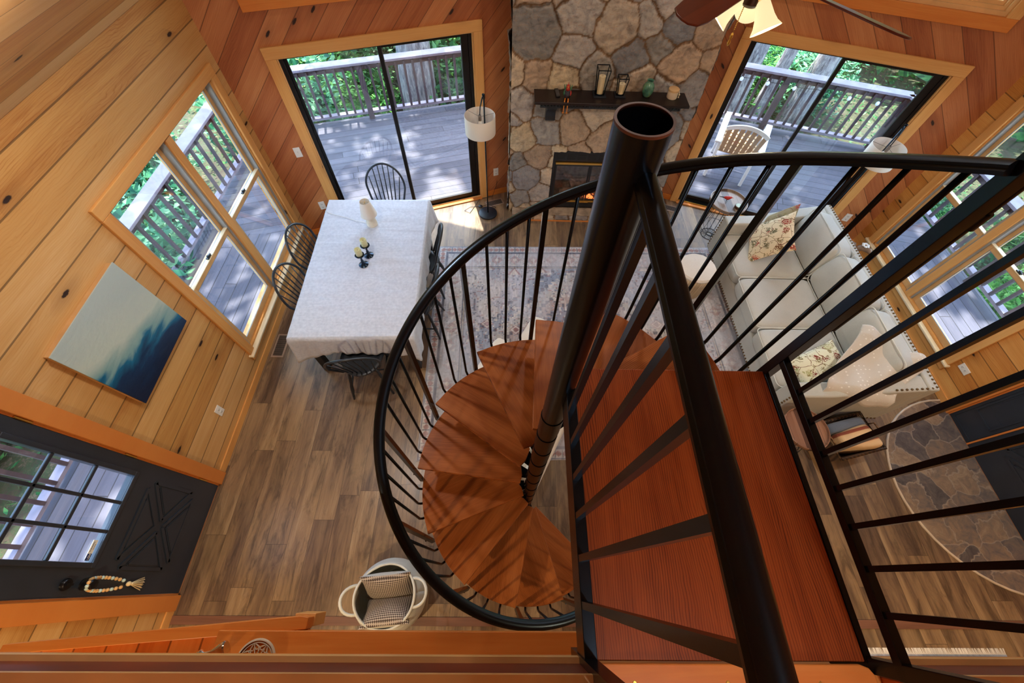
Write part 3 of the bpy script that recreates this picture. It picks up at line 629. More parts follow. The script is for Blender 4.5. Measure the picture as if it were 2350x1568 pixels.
def lantern(label, x, w_, h, ch_, cr):
    t = thing('candle_lantern', label, 'lantern', (x, 4.47, mz)); b = .0035; m = MB(); m2 = MB(); t_ = w_*.55
    bw, tw = w_/2, w_/2
    MB().box(-bw-.006,bw+.006,-bw-.006,bw+.006,0,.014).build('base', M['blackw'], t, bevel=.002)
    m.lathe([(w_*.42,.0141),(w_*.42,.03),(w_*.40,.03),(w_*.40,.0142)], 24)
    for sx in (-1,1):
        for sy in (-1,1): m.bar((sx*bw*.62,sy*bw*.62,.014),(sx*tw,sy*tw,h), b*2)
    for z, k in ((h,1.0),(.018,.62)):
        for a, c in (((-1,-1),(1,-1)),((1,-1),(1,1)),((1,1),(-1,1)),((-1,1),(-1,-1))): m.bar((a[0]*tw*k,a[1]*tw*k,z),(c[0]*tw*k,c[1]*tw*k,z), b*2)
    m.build('frame', M['black'], t)
    for a, c in (((-1,-1),(1,-1)),((1,-1),(1,1)),((1,1),(-1,1)),((-1,1),(-1,-1))):
        m2 = MB(); m2.add([(a[0]*bw*.62,a[1]*bw*.62,.02),(c[0]*bw*.62,c[1]*bw*.62,.02),(c[0]*tw,c[1]*tw,h-.002),(a[0]*tw,a[1]*tw,h-.002)], [(0,1,2,3)]); m2.build('glass_pane', M['glass'], t)
    c = MB(); c.lathe([(cr,.0145),(cr,ch_),(cr*.8,ch_+.002),(0,ch_-.004)], 24); cc = c.build('candle', wax, t, smooth='auto')
    MB().tube([(0,0,ch_-.006),(0,0,ch_+.012)], .0015, 6).build('wick', M['slot'], cc); return t
lantern('tall black wire lantern with a candle on the mantel', .955, .125, .265, .19, .034)
lantern('short black wire lantern with a candle on the mantel', 1.175, .10, .185, .12, .036)
vs = thing('vase', 'green glazed ceramic vase on the mantel shelf', 'vase', (1.465, 4.475, mz))
q = NT('green glaze'); v = q.obj(); q.set(Base_Color=q.ramp(q.noise(v, 14, 4, .6), [(.3, lin((30,70,62))[:3]), (.5, lin((78,132,112))[:3]), (.7, lin((120,140,90))[:3])]), Roughness=.12)
m = MB(); m.lathe([(.03,0),(.042,.01),(.058,.05),(.060,.085),(.05,.12),(.033,.14),(.029,.15),(.036,.16),(.033,.158),(.024,.148),(.026,.14),(.03,.12)], 32, cap=False); m.lathe([(0,.001),(.03,0)],32,cap=False); m.build('body', q.m, vs, smooth=True)
jr = thing('candle_jar', 'cream lidded candle jar with tassel at the right mantel end', 'jar', (1.735, 4.46, mz))
MB().lathe([(.052,0),(.055,.006),(.055,.07),(0,.07)], 32).build('jar', plain('cream ceramic', (232,214,190), .5, var=.05), jr, smooth='auto')
MB().lathe([(.057,.07),(.057,.088),(.05,.094),(0,.095)], 32).build('lid', plain('pale wood lid', (214,176,128), .5), jr, smooth='auto')
m = MB(); m.tube([(.05,-.015,.08),(.06,-.02,.06),(.064,-.02,.045)], .004, 8); m.ball((.066,-.021,.04), .009, 8, 6)
for k in range(10): m.tube([(.066,-.021,.036),(.066+.006*math.cos(k),-.021+.006*math.sin(k),.008)], .0016, 5)
m.build('tassel', plain('cotton tassel', (226,208,176), .9), jr)

# ================================================================ spiral staircase
PX, PY, RISE, DA = .1953, .5713, .2258, 28.53
ANG = lambda k: math.radians(-40.27 - DA*(k-1))
st = thing('spiral_staircase', 'black steel spiral staircase with oak treads rising to the loft landing', 'staircase', (PX, PY, 0))
m = MB(); m.lathe([(.075,0),(.075,.012),(.0445,.012),(.0445,3.655),(.0405,3.655),(.0405,.5)], 48, cap=False); m.lathe([(0,3.50),(.0405,3.50)], 48, cap=False)
for k in range(1, 12): m.lathe([(.0445,RISE*k-.2),(.0475,RISE*k-.2),(.0475,RISE*k-.035),(.0445,RISE*k-.035)], 48, cap=False)
m.build('center_pole', M['black'], st, smooth='auto')
MB().lathe([(.0405,3.652),(.0448,3.652),(.0448,3.6565),(.0405,3.6565),(.0405,3.652)], 48, cap=False).build('pole_rim', plain('worn copper brown edge', (96,60,44), .5, var=.3, scale=30), st)
def tread_mesh():
    TR = .745; P = [(.085,.05)]; P.append((TR+.004,.0)); n = 10
    for i in range(1, n+1): a = math.radians(-32.5*i/n); P.append((TR*math.cos(a), TR*math.sin(a)))
    a = math.radians(-40); P += [(.115*math.cos(a), .115*math.sin(a)-.0), (.075, .0)]
    return P
tp = tread_mesh(); mt_ = MB().prism(tp, -.028, 0)
t0 = mt_.build('tread', M['tread'], st, bevel=.003); br = MB()
br.prism([(.045,-.03),(.70,-.03),(.70,-.045),(.045,-.10)], -.005, .0, 'y'); br.box(.05,.7,-.02,.015,-.031,-.0285)
for sx in (0.35,): br.tube([(.7,.0,-.034),(.735,-.0,-.034)], .008, 6)
b0 = br.build('support_bracket', M['black'], t0); b0.rotation_euler = (0,0,math.radians(-4))
b1 = br.build('support_bracket', M['black'], t0); b1.rotation_euler = (0,0,math.radians(-28))
for k in range(1, 12):
    if k == 1: o = t0; bs = None
    else:
        o = t0.copy(); col.objects.link(o)
        for b in (b0, b1): c = b.copy(); col.objects.link(c); c.parent = o
    o.parent = st; o.location = (0,0,RISE*k); o.rotation_euler = (0,0,ANG(k))
RH, RR = .83, .775
def railz(a): return RISE*(-math.degrees(a)-40.27)/DA + RISE + RH
prof = [(-.024,-.012),(.024,-.012),(.026,-.004),(.021,.001),(.023,.007),(.014,.014),(0,.0165),(-.014,.014),(-.023,.007),(-.021,.001),(-.026,-.004)]
amax = math.radians(-353.6)
pts = []
for i in range(161):
    a = math.radians(-34) + (amax - math.radians(-34))*i/160; rr_ = RR - .028*max(0, (i-140)/20); pts.append((rr_*math.cos(a), rr_*math.sin(a), min(railz(a), 3.535)))
m = MB(); m.sweep(prof, pts); m.build('handrail', M['black'], st, smooth='auto')
for k in range(1, 13):
    a = ANG(k) + math.radians(1.2); zt = min(railz(a),3.53)-.012; zb = RISE*(k-1)-.05 if k > 1 else 0
    if k == 12: continue
    m = MB(); m.bar((.762*math.cos(a),.762*math.sin(a),zb),(.772*math.cos(a),.772*math.sin(a),zt), .0235, up=(math.cos(a),math.sin(a),0))
    if k > 1: m.tube([(.775*math.cos(a),.775*math.sin(a),RISE*k-.1),(.79*math.cos(a),.79*math.sin(a),RISE*k-.1)], .007, 8)
    m.build('baluster_post', M['black'], st)
for k in range(1, 12):
    for j in (1, 2, 3):
        a = ANG(k) - math.radians(DA*j/4 + 1.0); zt = min(railz(a),3.53)-.012; zb = RISE*k-.02; c, s_ = math.cos(a), math.sin(a)
        m = MB(); m.tube([(.735*c,.735*s_,zb-.012),(.762*c,.762*s_,zb-.006),(.775*c,.775*s_,zb+.02),(.775*c,.775*s_,zt)], .0078, 8); m.build('baluster', M['black'], st, smooth=True)
# landing and its guards
m = MB().box(.238-PX,.932-PX,-.175-PY,.653-PY,2.682,2.71); m.build('landing_platform', M['landing'], st, bevel=.004)
m = MB(); m.box(.205-PX,.237-PX,-.178-PY,.6-PY,2.65,2.76).box(.933-PX,.95-PX,-.178-PY,.653-PY,2.64,2.712).box(.236-PX,.934-PX,.628-PY,.65-PY,2.62,2.681).box(.236-PX,.934-PX,-.175-PY,-.15-PY,2.62,2.681); m.build('landing_frame', M['black'], st, bevel=.002)
m = MB(); m.sweep([(x*.68, z*1.0-.002) for x, z in prof], [(.213-PX,.53-PY,3.585),(.213-PX,-.22-PY,3.585)]); m.build('landing_handrail', M['black'], st, smooth='auto')
for k in range(6):
    y_ = .472 - k*.1055; MB().bar((.215-PX,y_-PY,2.755),(.215-PX,y_-PY,3.565), .0165, up=(0,1,0)).build('baluster', M['black'], st)
MB().bar((.218-PX,-.182-PY,2.56),(.218-PX,-.182-PY,3.57), .034, up=(0,1,0)).build('baluster_post', M['black'], st)
x1 = .955-PX
MB().box(.935-PX,.96-PX,-.2-PY,.64-PY,2.792,2.818).build('lower_rail', M['black'], st, bevel=.002)
m = MB(); m.sweep(prof, [(x1,.65-PY,3.56),(x1,-.22-PY,3.56)]); m.build('landing_handrail', M['black'], st, smooth='auto')
for k in range(7):
    y_ = .524 - k*.099; MB().bar((.948-PX,y_-PY,2.818),(.948-PX,y_-PY,3.55), .0145, up=(0,1,0)).build('baluster', M['black'], st)
MB().bar((.949-PX,.655-PY,2.60),(.949-PX,.655-PY,3.56), .034, up=(0,1,0)).build('baluster_post', M['black'], st, bevel=.002)
m = MB(); m.tube([(.975-PX,.65-PY,3.0),(.975-PX,.65-PY,3.56)], .0105, 12); m.tube([(.975-PX,.65-PY,3.40),(.975-PX,.65-PY,3.44)], .015, 12); m.build('rail_connector', M['black'], st, smooth='auto')
MB().bar((.952-PX,-.182-PY,2.56),(.952-PX,-.182-PY,3.56), .034, up=(0,1,0)).build('baluster_post', M['black'], st, bevel=.002)
m = MB()
for y_ in (.6, -.12): m.tube([(.945-PX,y_-PY,2.68),(.96-PX,y_-PY,2.68)], .009, 8)
m.build('bolt', M['black'], st)
# pine threshold where the loft meets the landing
th = struct(MB().prism([(.245,-.262),(.93,-.262),(.935,-.2),(.925,-.185),(.905,-.178),(.245,-.178)], 2.711, 2.724).build('trim_10', M['trim_y'], bevel=.003))
m = MB()
for x in (.33,.56,.79): m.lathe([(.0055,0),(.004,.0012),(0,.0012)], 10, (x,-.215,2.7238))
sc_ = m.build('screw_head', M['brass'], th)
struct(B(.207, .953, -.262, -.2, 2.70, 2.711).build('trim_11', M['under']))
# ================================================================ dining table, cloth and what stands on it
tb_a = math.radians(1.9)
tb = thing('dining_table', 'rectangular dining table hidden under the white tablecloth', 'table', (-1.49, 2.885, 0), tb_a)
MB().box(-.56,.56,-.93,.93,.725,.755).build('tabletop', M['blackw'], tb, bevel=.005)
MB().box(-.5,.5,-.87,.87,.64,.725).build('apron', M['blackw'], tb)
for sx in (-1,1):
    for sy in (-1,1): MB().prism([(sx*.5-.035,sy*.86-.035),(sx*.5+.035,sy*.86-.035),(sx*.5+.035,sy*.86+.035),(sx*.5-.035,sy*.86+.035)], 0, .64).build('leg', M['blackw'], tb, bevel=.004)
def cloth():
    hx, hy = .585, .955; m = MB(); n = 60; ring = []
    per = []
    for i in range(n): per.append((-hx+2*hx*i/n, -hy))
    for i in range(n): per.append((hx, -hy+2*hy*i/n))
    for i in range(n): per.append((hx-2*hx*i/n, hy))
    for i in range(n): per.append((-hx, hy-2*hy*i/n))
    N = len(per); rings = 9; vs = []
    for (x, y) in per: vs.append((x, y, .765))
    for k in range(1, rings+1):
        t = k/rings
        for i, (x, y) in enumerate(per):
            cd = min(abs(abs(x)-hx)+abs(abs(y)-hy), .3)/.3          # 0 at a corner
            drop = .27 + .11*(1-cd)**1.2 + .012*math.sin(i*.21)
            nx = (1 if x > hx-1e-6 else (-1 if x < -hx+1e-6 else 0)); ny = (1 if y > hy-1e-6 else (-1 if y < -hy+1e-6 else 0))
            if cd < 1: nx = x/hx if abs(x) > hx-.3 else nx; ny = y/hy if abs(y) > hy-.3 else ny
            l = math.hypot(nx, ny) or 1; fold = .010*math.sin(i*.55) + .006*math.sin(i*1.3+1)
            out = .012 + t*(.006+fold) + (1-cd)*t*(.035 + .03*math.sin(i*.9))
            vs.append((x+nx/l*out, y+ny/l*out, .765-.004*(t>0) - drop*t))
    fs = [((k*N+i), (k*N+(i+1)%N), ((k+1)*N+(i+1)%N), ((k+1)*N+i)) for k in range(rings) for i in range(N)]
    fs = [f[::-1] for f in fs]
    m.add(vs, fs)
    def top(u, v): x = -hx+2*hx*u; y = -hy+2*hy*v; return (x, y, .765 + .0022*math.sin(y*14+3*math.sin(x*2))*math.exp(-((y+.05)/.5)**2) + .0012*math.sin(y*40+x*3))
    m.grid(top, 60, 96); return m
linen = NT('white linen'); v = linen.obj(); sep = linen.n('SeparateXYZ', None, i0=v)
cr = linen.math('ADD', linen.noise(linen.comb(linen.math('MULTIPLY', sep.outputs[0], .8), linen.math('MULTIPLY', sep.outputs[1], 9)), 1.0, 4, .6, 1.5), linen.math('MULTIPLY', linen.noise(v, 260, 2), .25))
linen.set(Base_Color=linen.ramp(linen.noise(v, 40, 3), [(.3, lin((184,190,202))[:3]), (.7, lin((202,207,217))[:3])]), Roughness=.85); linen.b.inputs['Sheen Weight'].default_value = .3
linen.bump(cr, .5, .012); M['linen'] = linen.m
o = cloth().build('tablecloth', M['linen'], smooth=True); o.location = tb.location; o.rotation_euler = (0,0,tb_a); sm = o.modifiers.new('s','SOLIDIFY'); sm.thickness = .002
tag(o, 'white linen tablecloth draped over the dining table', 'tablecloth')
# lamp on the table
tl = thing('table_lamp', 'small white table lamp at the far end of the tablecloth', 'lamp', (-1.525, 3.43, .7665))
cer = plain('cream ceramic lamp base', (226,216,194), .35, var=.1, scale=20); 
q = NT('lamp shade linen'); q.set(Base_Color=lin((216,212,204)), Roughness=.9); q.b.inputs['Transmission Weight'].default_value = 0.0; shade_m = q.m
MB().lathe([(.058,0),(.06,.008),(.056,.05),(.048,.11),(.044,.125),(.02,.13),(.008,.135),(.008,.19)], 32).build('lamp_base', cer, tl, smooth='auto')
o = MB().lathe([(.088,.14),(.052,.315),(.0505,.315),(.0865,.14)], 40, cap=False).build('lamp_shade', shade_m, tl, smooth=True)
m = MB(); m.tube([(-.051,0,.31),(.051,0,.31)], .0015, 6); m.tube([(0,-.051,.31),(0,.051,.31)], .0015, 6); m.tube([(0,0,.19),(0,0,.31)], .002, 6); m.build('shade_fitter', M['brass'], tl)
MB().ball((0,0,.225), .026, 12, 8).build('bulb', M['white'], tl, smooth=True)
m = MB(); m.tube([(-.05,.01,.004),(-.12,.03,.003),(-.2,.05,.003),(-.3,.09,.003),(-.4,.12,.003),(-.5,.15,.004),(-.575,.2,.003),(-.60,.21,-.05)], .0022, 6); m.build('cord', M['white'], tl)
# candlesticks
def candlestick(label, x, y, k):
    t = thing('candlestick', label, 'candlestick', (x, y, .7665), group='black candlesticks with cream candles on the dining table')
    MB().lathe([(.048,0),(.05,.006),(.042,.012),(.018,.022),(.011,.04),(.016,.06),(.009,.075),(.012,.12*k),(.02,.135*k),(.045,.14*k),(.049,.146*k),(.044,.150*k),(0,.148*k)], 32).build('holder', M['black'], t, smooth='auto')
    m = MB(); m.lathe([(.031,.149*k),(.033,.152*k),(.033,.225*k),(.030,.229*k),(.026,.226*k),(.022,.214*k),(0,.213*k)], 28); c = m.build('candle', plain('pale green wax', (214,214,170), .5, var=.08), t, smooth='auto')
    MB().tube([(0,0,.212*k),(.001,0,.224*k)], .0015, 6).build('wick', M['slot'], c)
candlestick('cream candle on a black candlestick, nearer the near table end', -1.505, 2.83, 1.0)
candlestick('cream candle on a black candlestick, nearer the table lamp', -1.475, 2.96, 1.02)

# ---------------------------------------------------------------- windsor chairs
cb = M['blackw']
def windsor(label, x, y, rz):
    t = thing('windsor_chair', label, 'chair', (x, y, 0), rz, 'black hoop back chairs around the dining table')
    P = []
    for i in range(28):
        a = 2*PI*i/28; rx = .215 + (.015 if math.sin(a) > 0 else -.012)*abs(math.sin(a)); P.append((rx*math.cos(a)*(1-.06*(math.sin(a)<0)), .205*math.sin(a)))
    m = MB(); n = len(P); vs = []
    for z, k in ((.425,.86),(.435,.97),(.452,1.0),(.458,.985),(.45,.8),(.444,.4)): vs += [(p[0]*k,p[1]*k,z) for p in P]
    fs = [(j*n+i, j*n+(i+1)%n, (j+1)*n+(i+1)%n, (j+1)*n+i) for j in range(5) for i in range(n)] + [tuple(range(n))[::-1], tuple(5*n+i for i in range(n))]
    m.add(vs, fs).build('seat', cb, t, smooth=True)
    feet = {}
    for sx in (-1,1):
        for sy in (-1,1):
            a = Vector((sx*.13, sy*.13, .435)); b = Vector((sx*.205, sy*.2 - (.02 if sy < 0 else 0), 0)); feet[(sx,sy)] = (a,b)
            pts = [a.lerp(b, k/8) for k in range(9)]; MB().tube(pts, [.011,.014,.017,.013,.018,.019,.015,.013,.011], 10).build('leg', cb, t, smooth=True)
    mid = []
    for sx in (-1,1):
        p = feet[(sx,-1)][0].lerp(feet[(sx,-1)][1], .6); q_ = feet[(sx,1)][0].lerp(feet[(sx,1)][1], .6); mid.append(p.lerp(q_, .5))
        MB().tube([p, p.lerp(q_,.5), q_], [.008,.012,.008], 8).build('stretcher', cb, t, smooth=True)
    MB().tube([mid[0], mid[0].lerp(mid[1],.5), mid[1]], [.008,.012,.008], 8).build('stretcher', cb, t, smooth=True)
    hp = []; N = 26
    def back(u, z): return (u, -.165 - .10*(z-.45)/.5 - .03*(1-(u/.22)**2), z)
    for i in range(N+1):
        a = PI*(-.09 + 1.18*i/N); u = -.235*math.cos(a); z = .70 + .245*math.sin(a)
        if z < .66: pass
        hp.append(back(u, z))
    hp = [(-.17,-.125,.45), (-.205,-.16,.55)] + hp[1:-1] + [(.205,-.16,.55), (.17,-.125,.45)]
    MB().tube(hp, .0125, 10).build('hoop', cb, t, smooth=True)
    for i in range(7):
        u = -.16+.32*i/6; uz = u*1.16; zt = .70 + .245*math.sqrt(max(0,1-(uz/.205)**2)); a = Vector((u*.8, -.15+.02*abs(u/.16)-.012, .452)); b = Vector(back(uz, zt))
        MB().tube([a, a.lerp(b,.35), b], [.0065,.008,.0055], 8).build('spindle', cb, t, smooth=True)
    return t
c0 = windsor('black hoop back chair at the far end of the table', -1.52, 3.97, PI)
def chair(x, y, rz, label): return dup(c0, (x,y,0), rz, label)
chair(-2.02, 3.12, -PI/2-.05, 'black hoop back chair by the left window, farther from the painting')
chair(-1.975, 2.57, -PI/2+.02, 'black hoop back chair by the left window, nearer the painting')
chair(-.99, 3.17, PI/2+.04, 'black hoop back chair on the rug side, farther from the stairs')
chair(-.975, 2.60, PI/2-.02, 'black hoop back chair on the rug side, nearer the stairs')
chair(-1.43, 1.885, .17, 'black hoop back chair at the near end of the table')

# ================================================================ rug
def rug(name, W, L, res, seed):
    nx, ny = int(W/res), int(L/res); X, Y = np.meshgrid((np.arange(nx+1))/nx*W-W/2, (np.arange(ny+1))/ny*L-L/2); X = X.ravel(); Y = Y.ravel()
    st_ = lambda a, q: np.round(a/q)*q
    bx, by = W/2-np.abs(X), L/2-np.abs(Y); bd = np.minimum(bx, by)
    base = np.array(lin((176,176,188))[:3]); blue = np.array(lin((92,124,158))[:3]); rust = np.array(lin((166,92,78))[:3]); cream = np.array(lin((206,198,188))[:3]); navy_ = np.array(lin((60,68,92))[:3]); gold = np.array(lin((178,158,112))[:3])
    C = np.tile(base, (len(X),1)); ax, ay = np.abs(X), np.abs(Y)
    n1 = vnoise(X,Y,seed,.5); n2 = vnoise(X,Y,seed+1,.16); n3 = vnoise(X*2.2,Y*.7,seed+2,.03); n4 = vnoise(X,Y,seed+3,.012)
    def put(mask, c, k): C[mask] = C[mask]*(1-k) + c*k
    put(n1*.7+n2*.5 > .66, blue, .45); put((n1 < .33) & (n2 > .4), cream, .5)
    sx_, sy_ = st_(X,.018), st_(Y,.018)
    def maze(sc, sd, th, off=0): v = vnoise(sx_+off, sy_, sd, sc); return np.abs((v*7) % 1 - .5) > th
    d = st_(ax,.05)*.9 + st_(ay,.05) + (vnoise(sx_,sy_,seed+30,.4)-.5)*.25
    for r0, c, k in ((1.3,blue,.40),(1.08,cream,.5),(.94,gold,.3),(.80,rust,.32),(.62,blue,.5),(.45,cream,.5),(.28,rust,.45)): put((d < r0) & (bd > .42), c, k)
    for r0 in (1.3,1.08,.80,.62,.45,.28): put((np.abs(d-r0) < .014) & (bd > .42), navy_, .65); put((np.abs(d-r0+.03) < .008) & (bd > .42), cream, .8)
    put(maze(.13, seed+11, .455) & (bd > .12), navy_, .6); put(maze(.13, seed+11, .485, .006) & (bd > .12), cream, .9)
    put(maze(.21, seed+12, .46) & (bd > .12), rust, .5); put(maze(.09, seed+13, .47) & (bd > .12), blue, .5)
    jx, jy = .07*np.sin(np.floor(Y/.3)*2.1), .06*np.sin(np.floor(X/.34)*1.7)
    cx, cy = ((X+jx)/.34) % 1 - .5, ((Y+jy)/.30) % 1 - .5; idx = (np.floor((X+jx)/.34).astype(int)*7 + np.floor((Y+jy)/.30).astype(int)*13) % 7
    f = np.abs(cx)+np.abs(cy); put((f < .24) & (idx == 0) & (bd > .2), rust, .5); put((np.abs(f-.16) < .03) & (idx == 0) & (bd > .2), cream, .9)
    put((np.abs(np.maximum(np.abs(cx),np.abs(cy))-.2) < .02) & (idx == 2) & (bd > .2), navy_, .5)
    rr_ = np.hypot(cx,cy); put((rr_ < .15+.06*np.cos(6*np.arctan2(cy,cx))) & (idx == 3) & (bd > .2), cream, .85); put((rr_ < .05) & (idx == 3), rust, .8)
    tri_ = (cy > -.2) & (np.abs(cx) < .26-(cy+.2)*.6); put(tri_ & (idx == 4) & (bd > .2), rust, .55); put(tri_ & (np.abs(cx) < .12-(cy+.1)*.5) & (idx == 4) & (bd > .2), cream, .9)
    # border bands
    b1 = (bd > .03) & (bd < .10); t = np.where(bx < by, Y, X); put(b1, cream, .6); z = ((t/.07) % 1); put(b1 & (np.abs(bd-.065) < .028*np.abs(np.sin(z*PI))), rust, .75); put(b1 & (z < .12), navy_, .7)
    b2 = (bd > .13) & (bd < .36); put(b2, cream, .35); z = ((t/.24) % 1)-.5; ff = np.abs(z)*.24+np.abs(bd-.245); put(b2 & (ff < .08) & (z*3 % 1 > .2), rust, .4); put(b2 & (ff < .03), cream, .8)
    for e in (.115, .13, .365, .39, .015): put(np.abs(bd-e) < .006, navy_, .75)
    put(np.abs(bd-.378) < .008, gold, .5)
    grey = C.mean(1)[:,None]; C = C*.72 + grey*.28; C *= (.86+.24*vnoise(X*3.2,Y*.22,seed+20,.05))[:,None]; C *= (.80 + .34*n3)[:,None]*(.88+.22*n4)[:,None]; n5 = vnoise(X,Y,seed+6,.28); wear = np.clip((n2*.6+n5*.7-.55)*2.4,0,.8)[:,None]; C = C*(1-wear*.6) + np.array(lin((190,192,200))[:3])*wear*.6
    I = np.arange((nx+1)*(ny+1)).reshape(ny+1,nx+1); F = np.stack([I[:-1,:-1],I[:-1,1:],I[1:,1:],I[1:,:-1]], -1).reshape(-1,4)
    Z = .009 + .0012*n4
    edge = bd < 1e-6; Z[edge] = .001
    me = bpy.data.meshes.new(name); me.from_pydata(np.stack([X,Y,Z],1).tolist(), [], F.tolist()); me.update()
    ca = me.color_attributes.new('Col', 'FLOAT_COLOR', 'POINT'); ca.data.foreach_set('color', np.concatenate([C, np.ones((len(C),1))],1).astype(np.float32).ravel())
    ob = bpy.data.objects.new(name, me); col.objects.link(ob)
    q = NT(name); q.set(Base_Color=q.n('Attribute', {'attribute_name': 'Col'}).outputs['Color'], Roughness=.95); q.b.inputs['Sheen Weight'].default_value = .2; q.bump(q.noise(q.obj(), 300, 2), .4, .003); me.materials.append(q.m)
    return ob
rg = rug('area_rug', 3.72, 2.87, .0075, 4); rg.location = (.97, 2.46, 0); rg.rotation_euler = (0,0,math.radians(1.3)); tag(rg, 'large faded blue and rust patterned area rug in the living room', 'rug')
r2 = rug('area_rug', 1.9, 1.1, .014, 14); r2.location = (3.15, -1.045, 0); tag(r2, 'white fringed rug under the edge of the loft at right', 'rug')
m = MB()
for i in range(230):
    x = -.94+1.88*i/229; m.add([(x-.003,.55,.004),(x+.003,.55,.004),(x+.004+random.uniform(-.006,.006),.59,.002),(x-.002,.59,.002)], [(0,1,2,3)])
m.build('fringe', plain('white fringe', (226,220,212), .9), r2)

# ================================================================ sofa
sofa_f = fabric('oatmeal linen upholstery', (182,181,172), scale=260)
pipe_m = plain('pale piping', (204,204,194), .8)
sf = thing('sofa', 'large oatmeal three seat sofa with brass nailheads along its back', 'sofa', (0,0,0))
X0, X1, Y0, Y1 = 2.70, 3.88, 1.47, 3.90
MB().box(X0, X1-.02, Y0+.02, Y1-.02, .07, .30).build('base', sofa_f, sf, bevel=.02, seg=3)
m = MB().prism([(X1-.11,.08),(X1,.08),(X1+.01,.80),(X1-.085,.80)], Y0, Y1, 'y'); m.build('back', sofa_f, sf, bevel=.018, seg=3)
for y0, y1 in ((Y0, Y0+.16), (Y1-.16, Y1)):
    P_ = [(X0-.01,.08),(X1-.1,.08),(X1-.08,.79),(X1-.35,.74),(X0+.35,.615),(X0-.01,.60)]; MB().prism(P_, y0, y1, 'y').build('arm', sofa_f, sf, bevel=.022, seg=3)
cy0, cy1 = Y0+.165, Y1-.165; cw = (cy1-cy0)/3
def block(x0,x1,y0,y1,z0,z1,crown=.02,n=12,p=5.0,rn=None):
    m = MB()
    cx,cy,cz,sx,sy,sz = (x0+x1)/2,(y0+y1)/2,(z0+z1)/2,(x1-x0)/2,(y1-y0)/2,(z1-z0)/2
    # superellipsoid shaped box
    def pt(th, ph):
        c = lambda a, e: math.copysign(abs(math.cos(a))**e, math.cos(a)); s_ = lambda a, e: math.copysign(abs(math.sin(a))**e, math.sin(a))
        X = c(ph,.34)*c(th,.22); Y = c(ph,.34)*s_(th,.22); Z = s_(ph,.34); k = crown*(1-X*X)*(1-Y*Y)
        return (cx+sx*X, cy+sy*Y, cz+sz*Z+(k if Z > 0 else -k*.3))
    m.grid(lambda u, v: pt(2*PI*u, -PI/2+PI*v), 56, 28); return m
def piping(m, x0,x1,y0,y1,z,r=.005,k=.05):
    P = []
    for (cx,cy,a0) in ((x1-k,y1-k,0),(x0+k,y1-k,PI/2),(x0+k,y0+k,PI),(x1-k,y0+k,1.5*PI)):
        for i in range(5): a = a0+PI/2*i/4; P.append((cx+k*math.cos(a), cy+k*math.sin(a), z))
    m.tube(P, r, 6, closed=True)
for k in range(3):
    a, b = cy0+cw*k+.004, cy0+cw*(k+1)-.004
    sc = block(X0-.02 if 1 else X0, X1-.34, a, b, .28, .47, .018).build('seat_cushion', sofa_f, sf, smooth=True)
    m = MB(); piping(m, X0-.018, X1-.342, a+.002, b-.002, .452); m.build('piping', pipe_m, sc)
    m = block(-.11,.11,-(b-a)/2,(b-a)/2,-.22,.22,.0); m.M = None
    R_ = Matrix.Translation((X1-.255,(a+b)/2,.66)) @ Matrix.Rotation(math.radians(14),4,'Y')
    m.v = [tuple(R_ @ Vector((p[0]*(1+.25*(1-(p[2]/.22)**2)*1)+.012*math.sin(p[1]*26)*max(0,p[2]/.22), p[1], p[2]))) for p in m.v]
    bc = m.build('back_cushion', sofa_f, sf, smooth=True)
    for sx in (-1, 1):
        m = MB(); P = []
        for (cy_,cz_,a0) in (((b-a)/2-.05,.22-.05,0),(-(b-a)/2+.05,.22-.05,PI/2),(-(b-a)/2+.05,-.22+.05,PI),((b-a)/2-.05,-.22+.05,1.5*PI)):
            for i in range(5): t = a0+PI/2*i/4; P.append(R_ @ Vector((sx*.095, cy_+.05*math.cos(t)*1, cz_+.05*math.sin(t))))
        m.tube(P, .005, 6, closed=True); m.build('piping', pipe_m, bc)
nail = plain('bronze nailhead', (110,88,60), .35, metal=.8)
m = MB()
def nails(a, b, step=.038):
    a, b = Vector(a), Vector(b); n = int((b-a).length/step)
    for i in range(n+1): p = a.lerp(b, i/n); m.ball(tuple(p), .0105, 8, 6)
nails((X1-.02,Y0+.03,.802),(X1-.02,Y1-.03,.802)); nails((X1-.06,Y0+.02,.797),(X1-.34,Y0+.02,.748)); nails((X1+.005,Y0+.02,.76),(X1-.0,Y0+.02,.12),.05)
nails((X0-.002,Y0+.03,.10),(X0-.002,Y1-.03,.10)); nails((X0-.012,Y0+.02,.14),(X0-.012,Y0+.02,.58)); nails((X0-.012,Y1-.02,.14),(X0-.012,Y1-.02,.58)); nails((X0+.02,Y0-.002,.10),(X1-.03,Y0-.002,.10))
nl = m.build('nailhead_trim', nail, sf, smooth=True); nl['kind'] = 'stuff'
for x in (X0+.07, X1-.08):
    for y_ in (Y0+.07, Y1-.07): MB().lathe([(.018,0),(.026,.07)], 12, (x,y_,0)).build('leg', M['blackw'], sf)
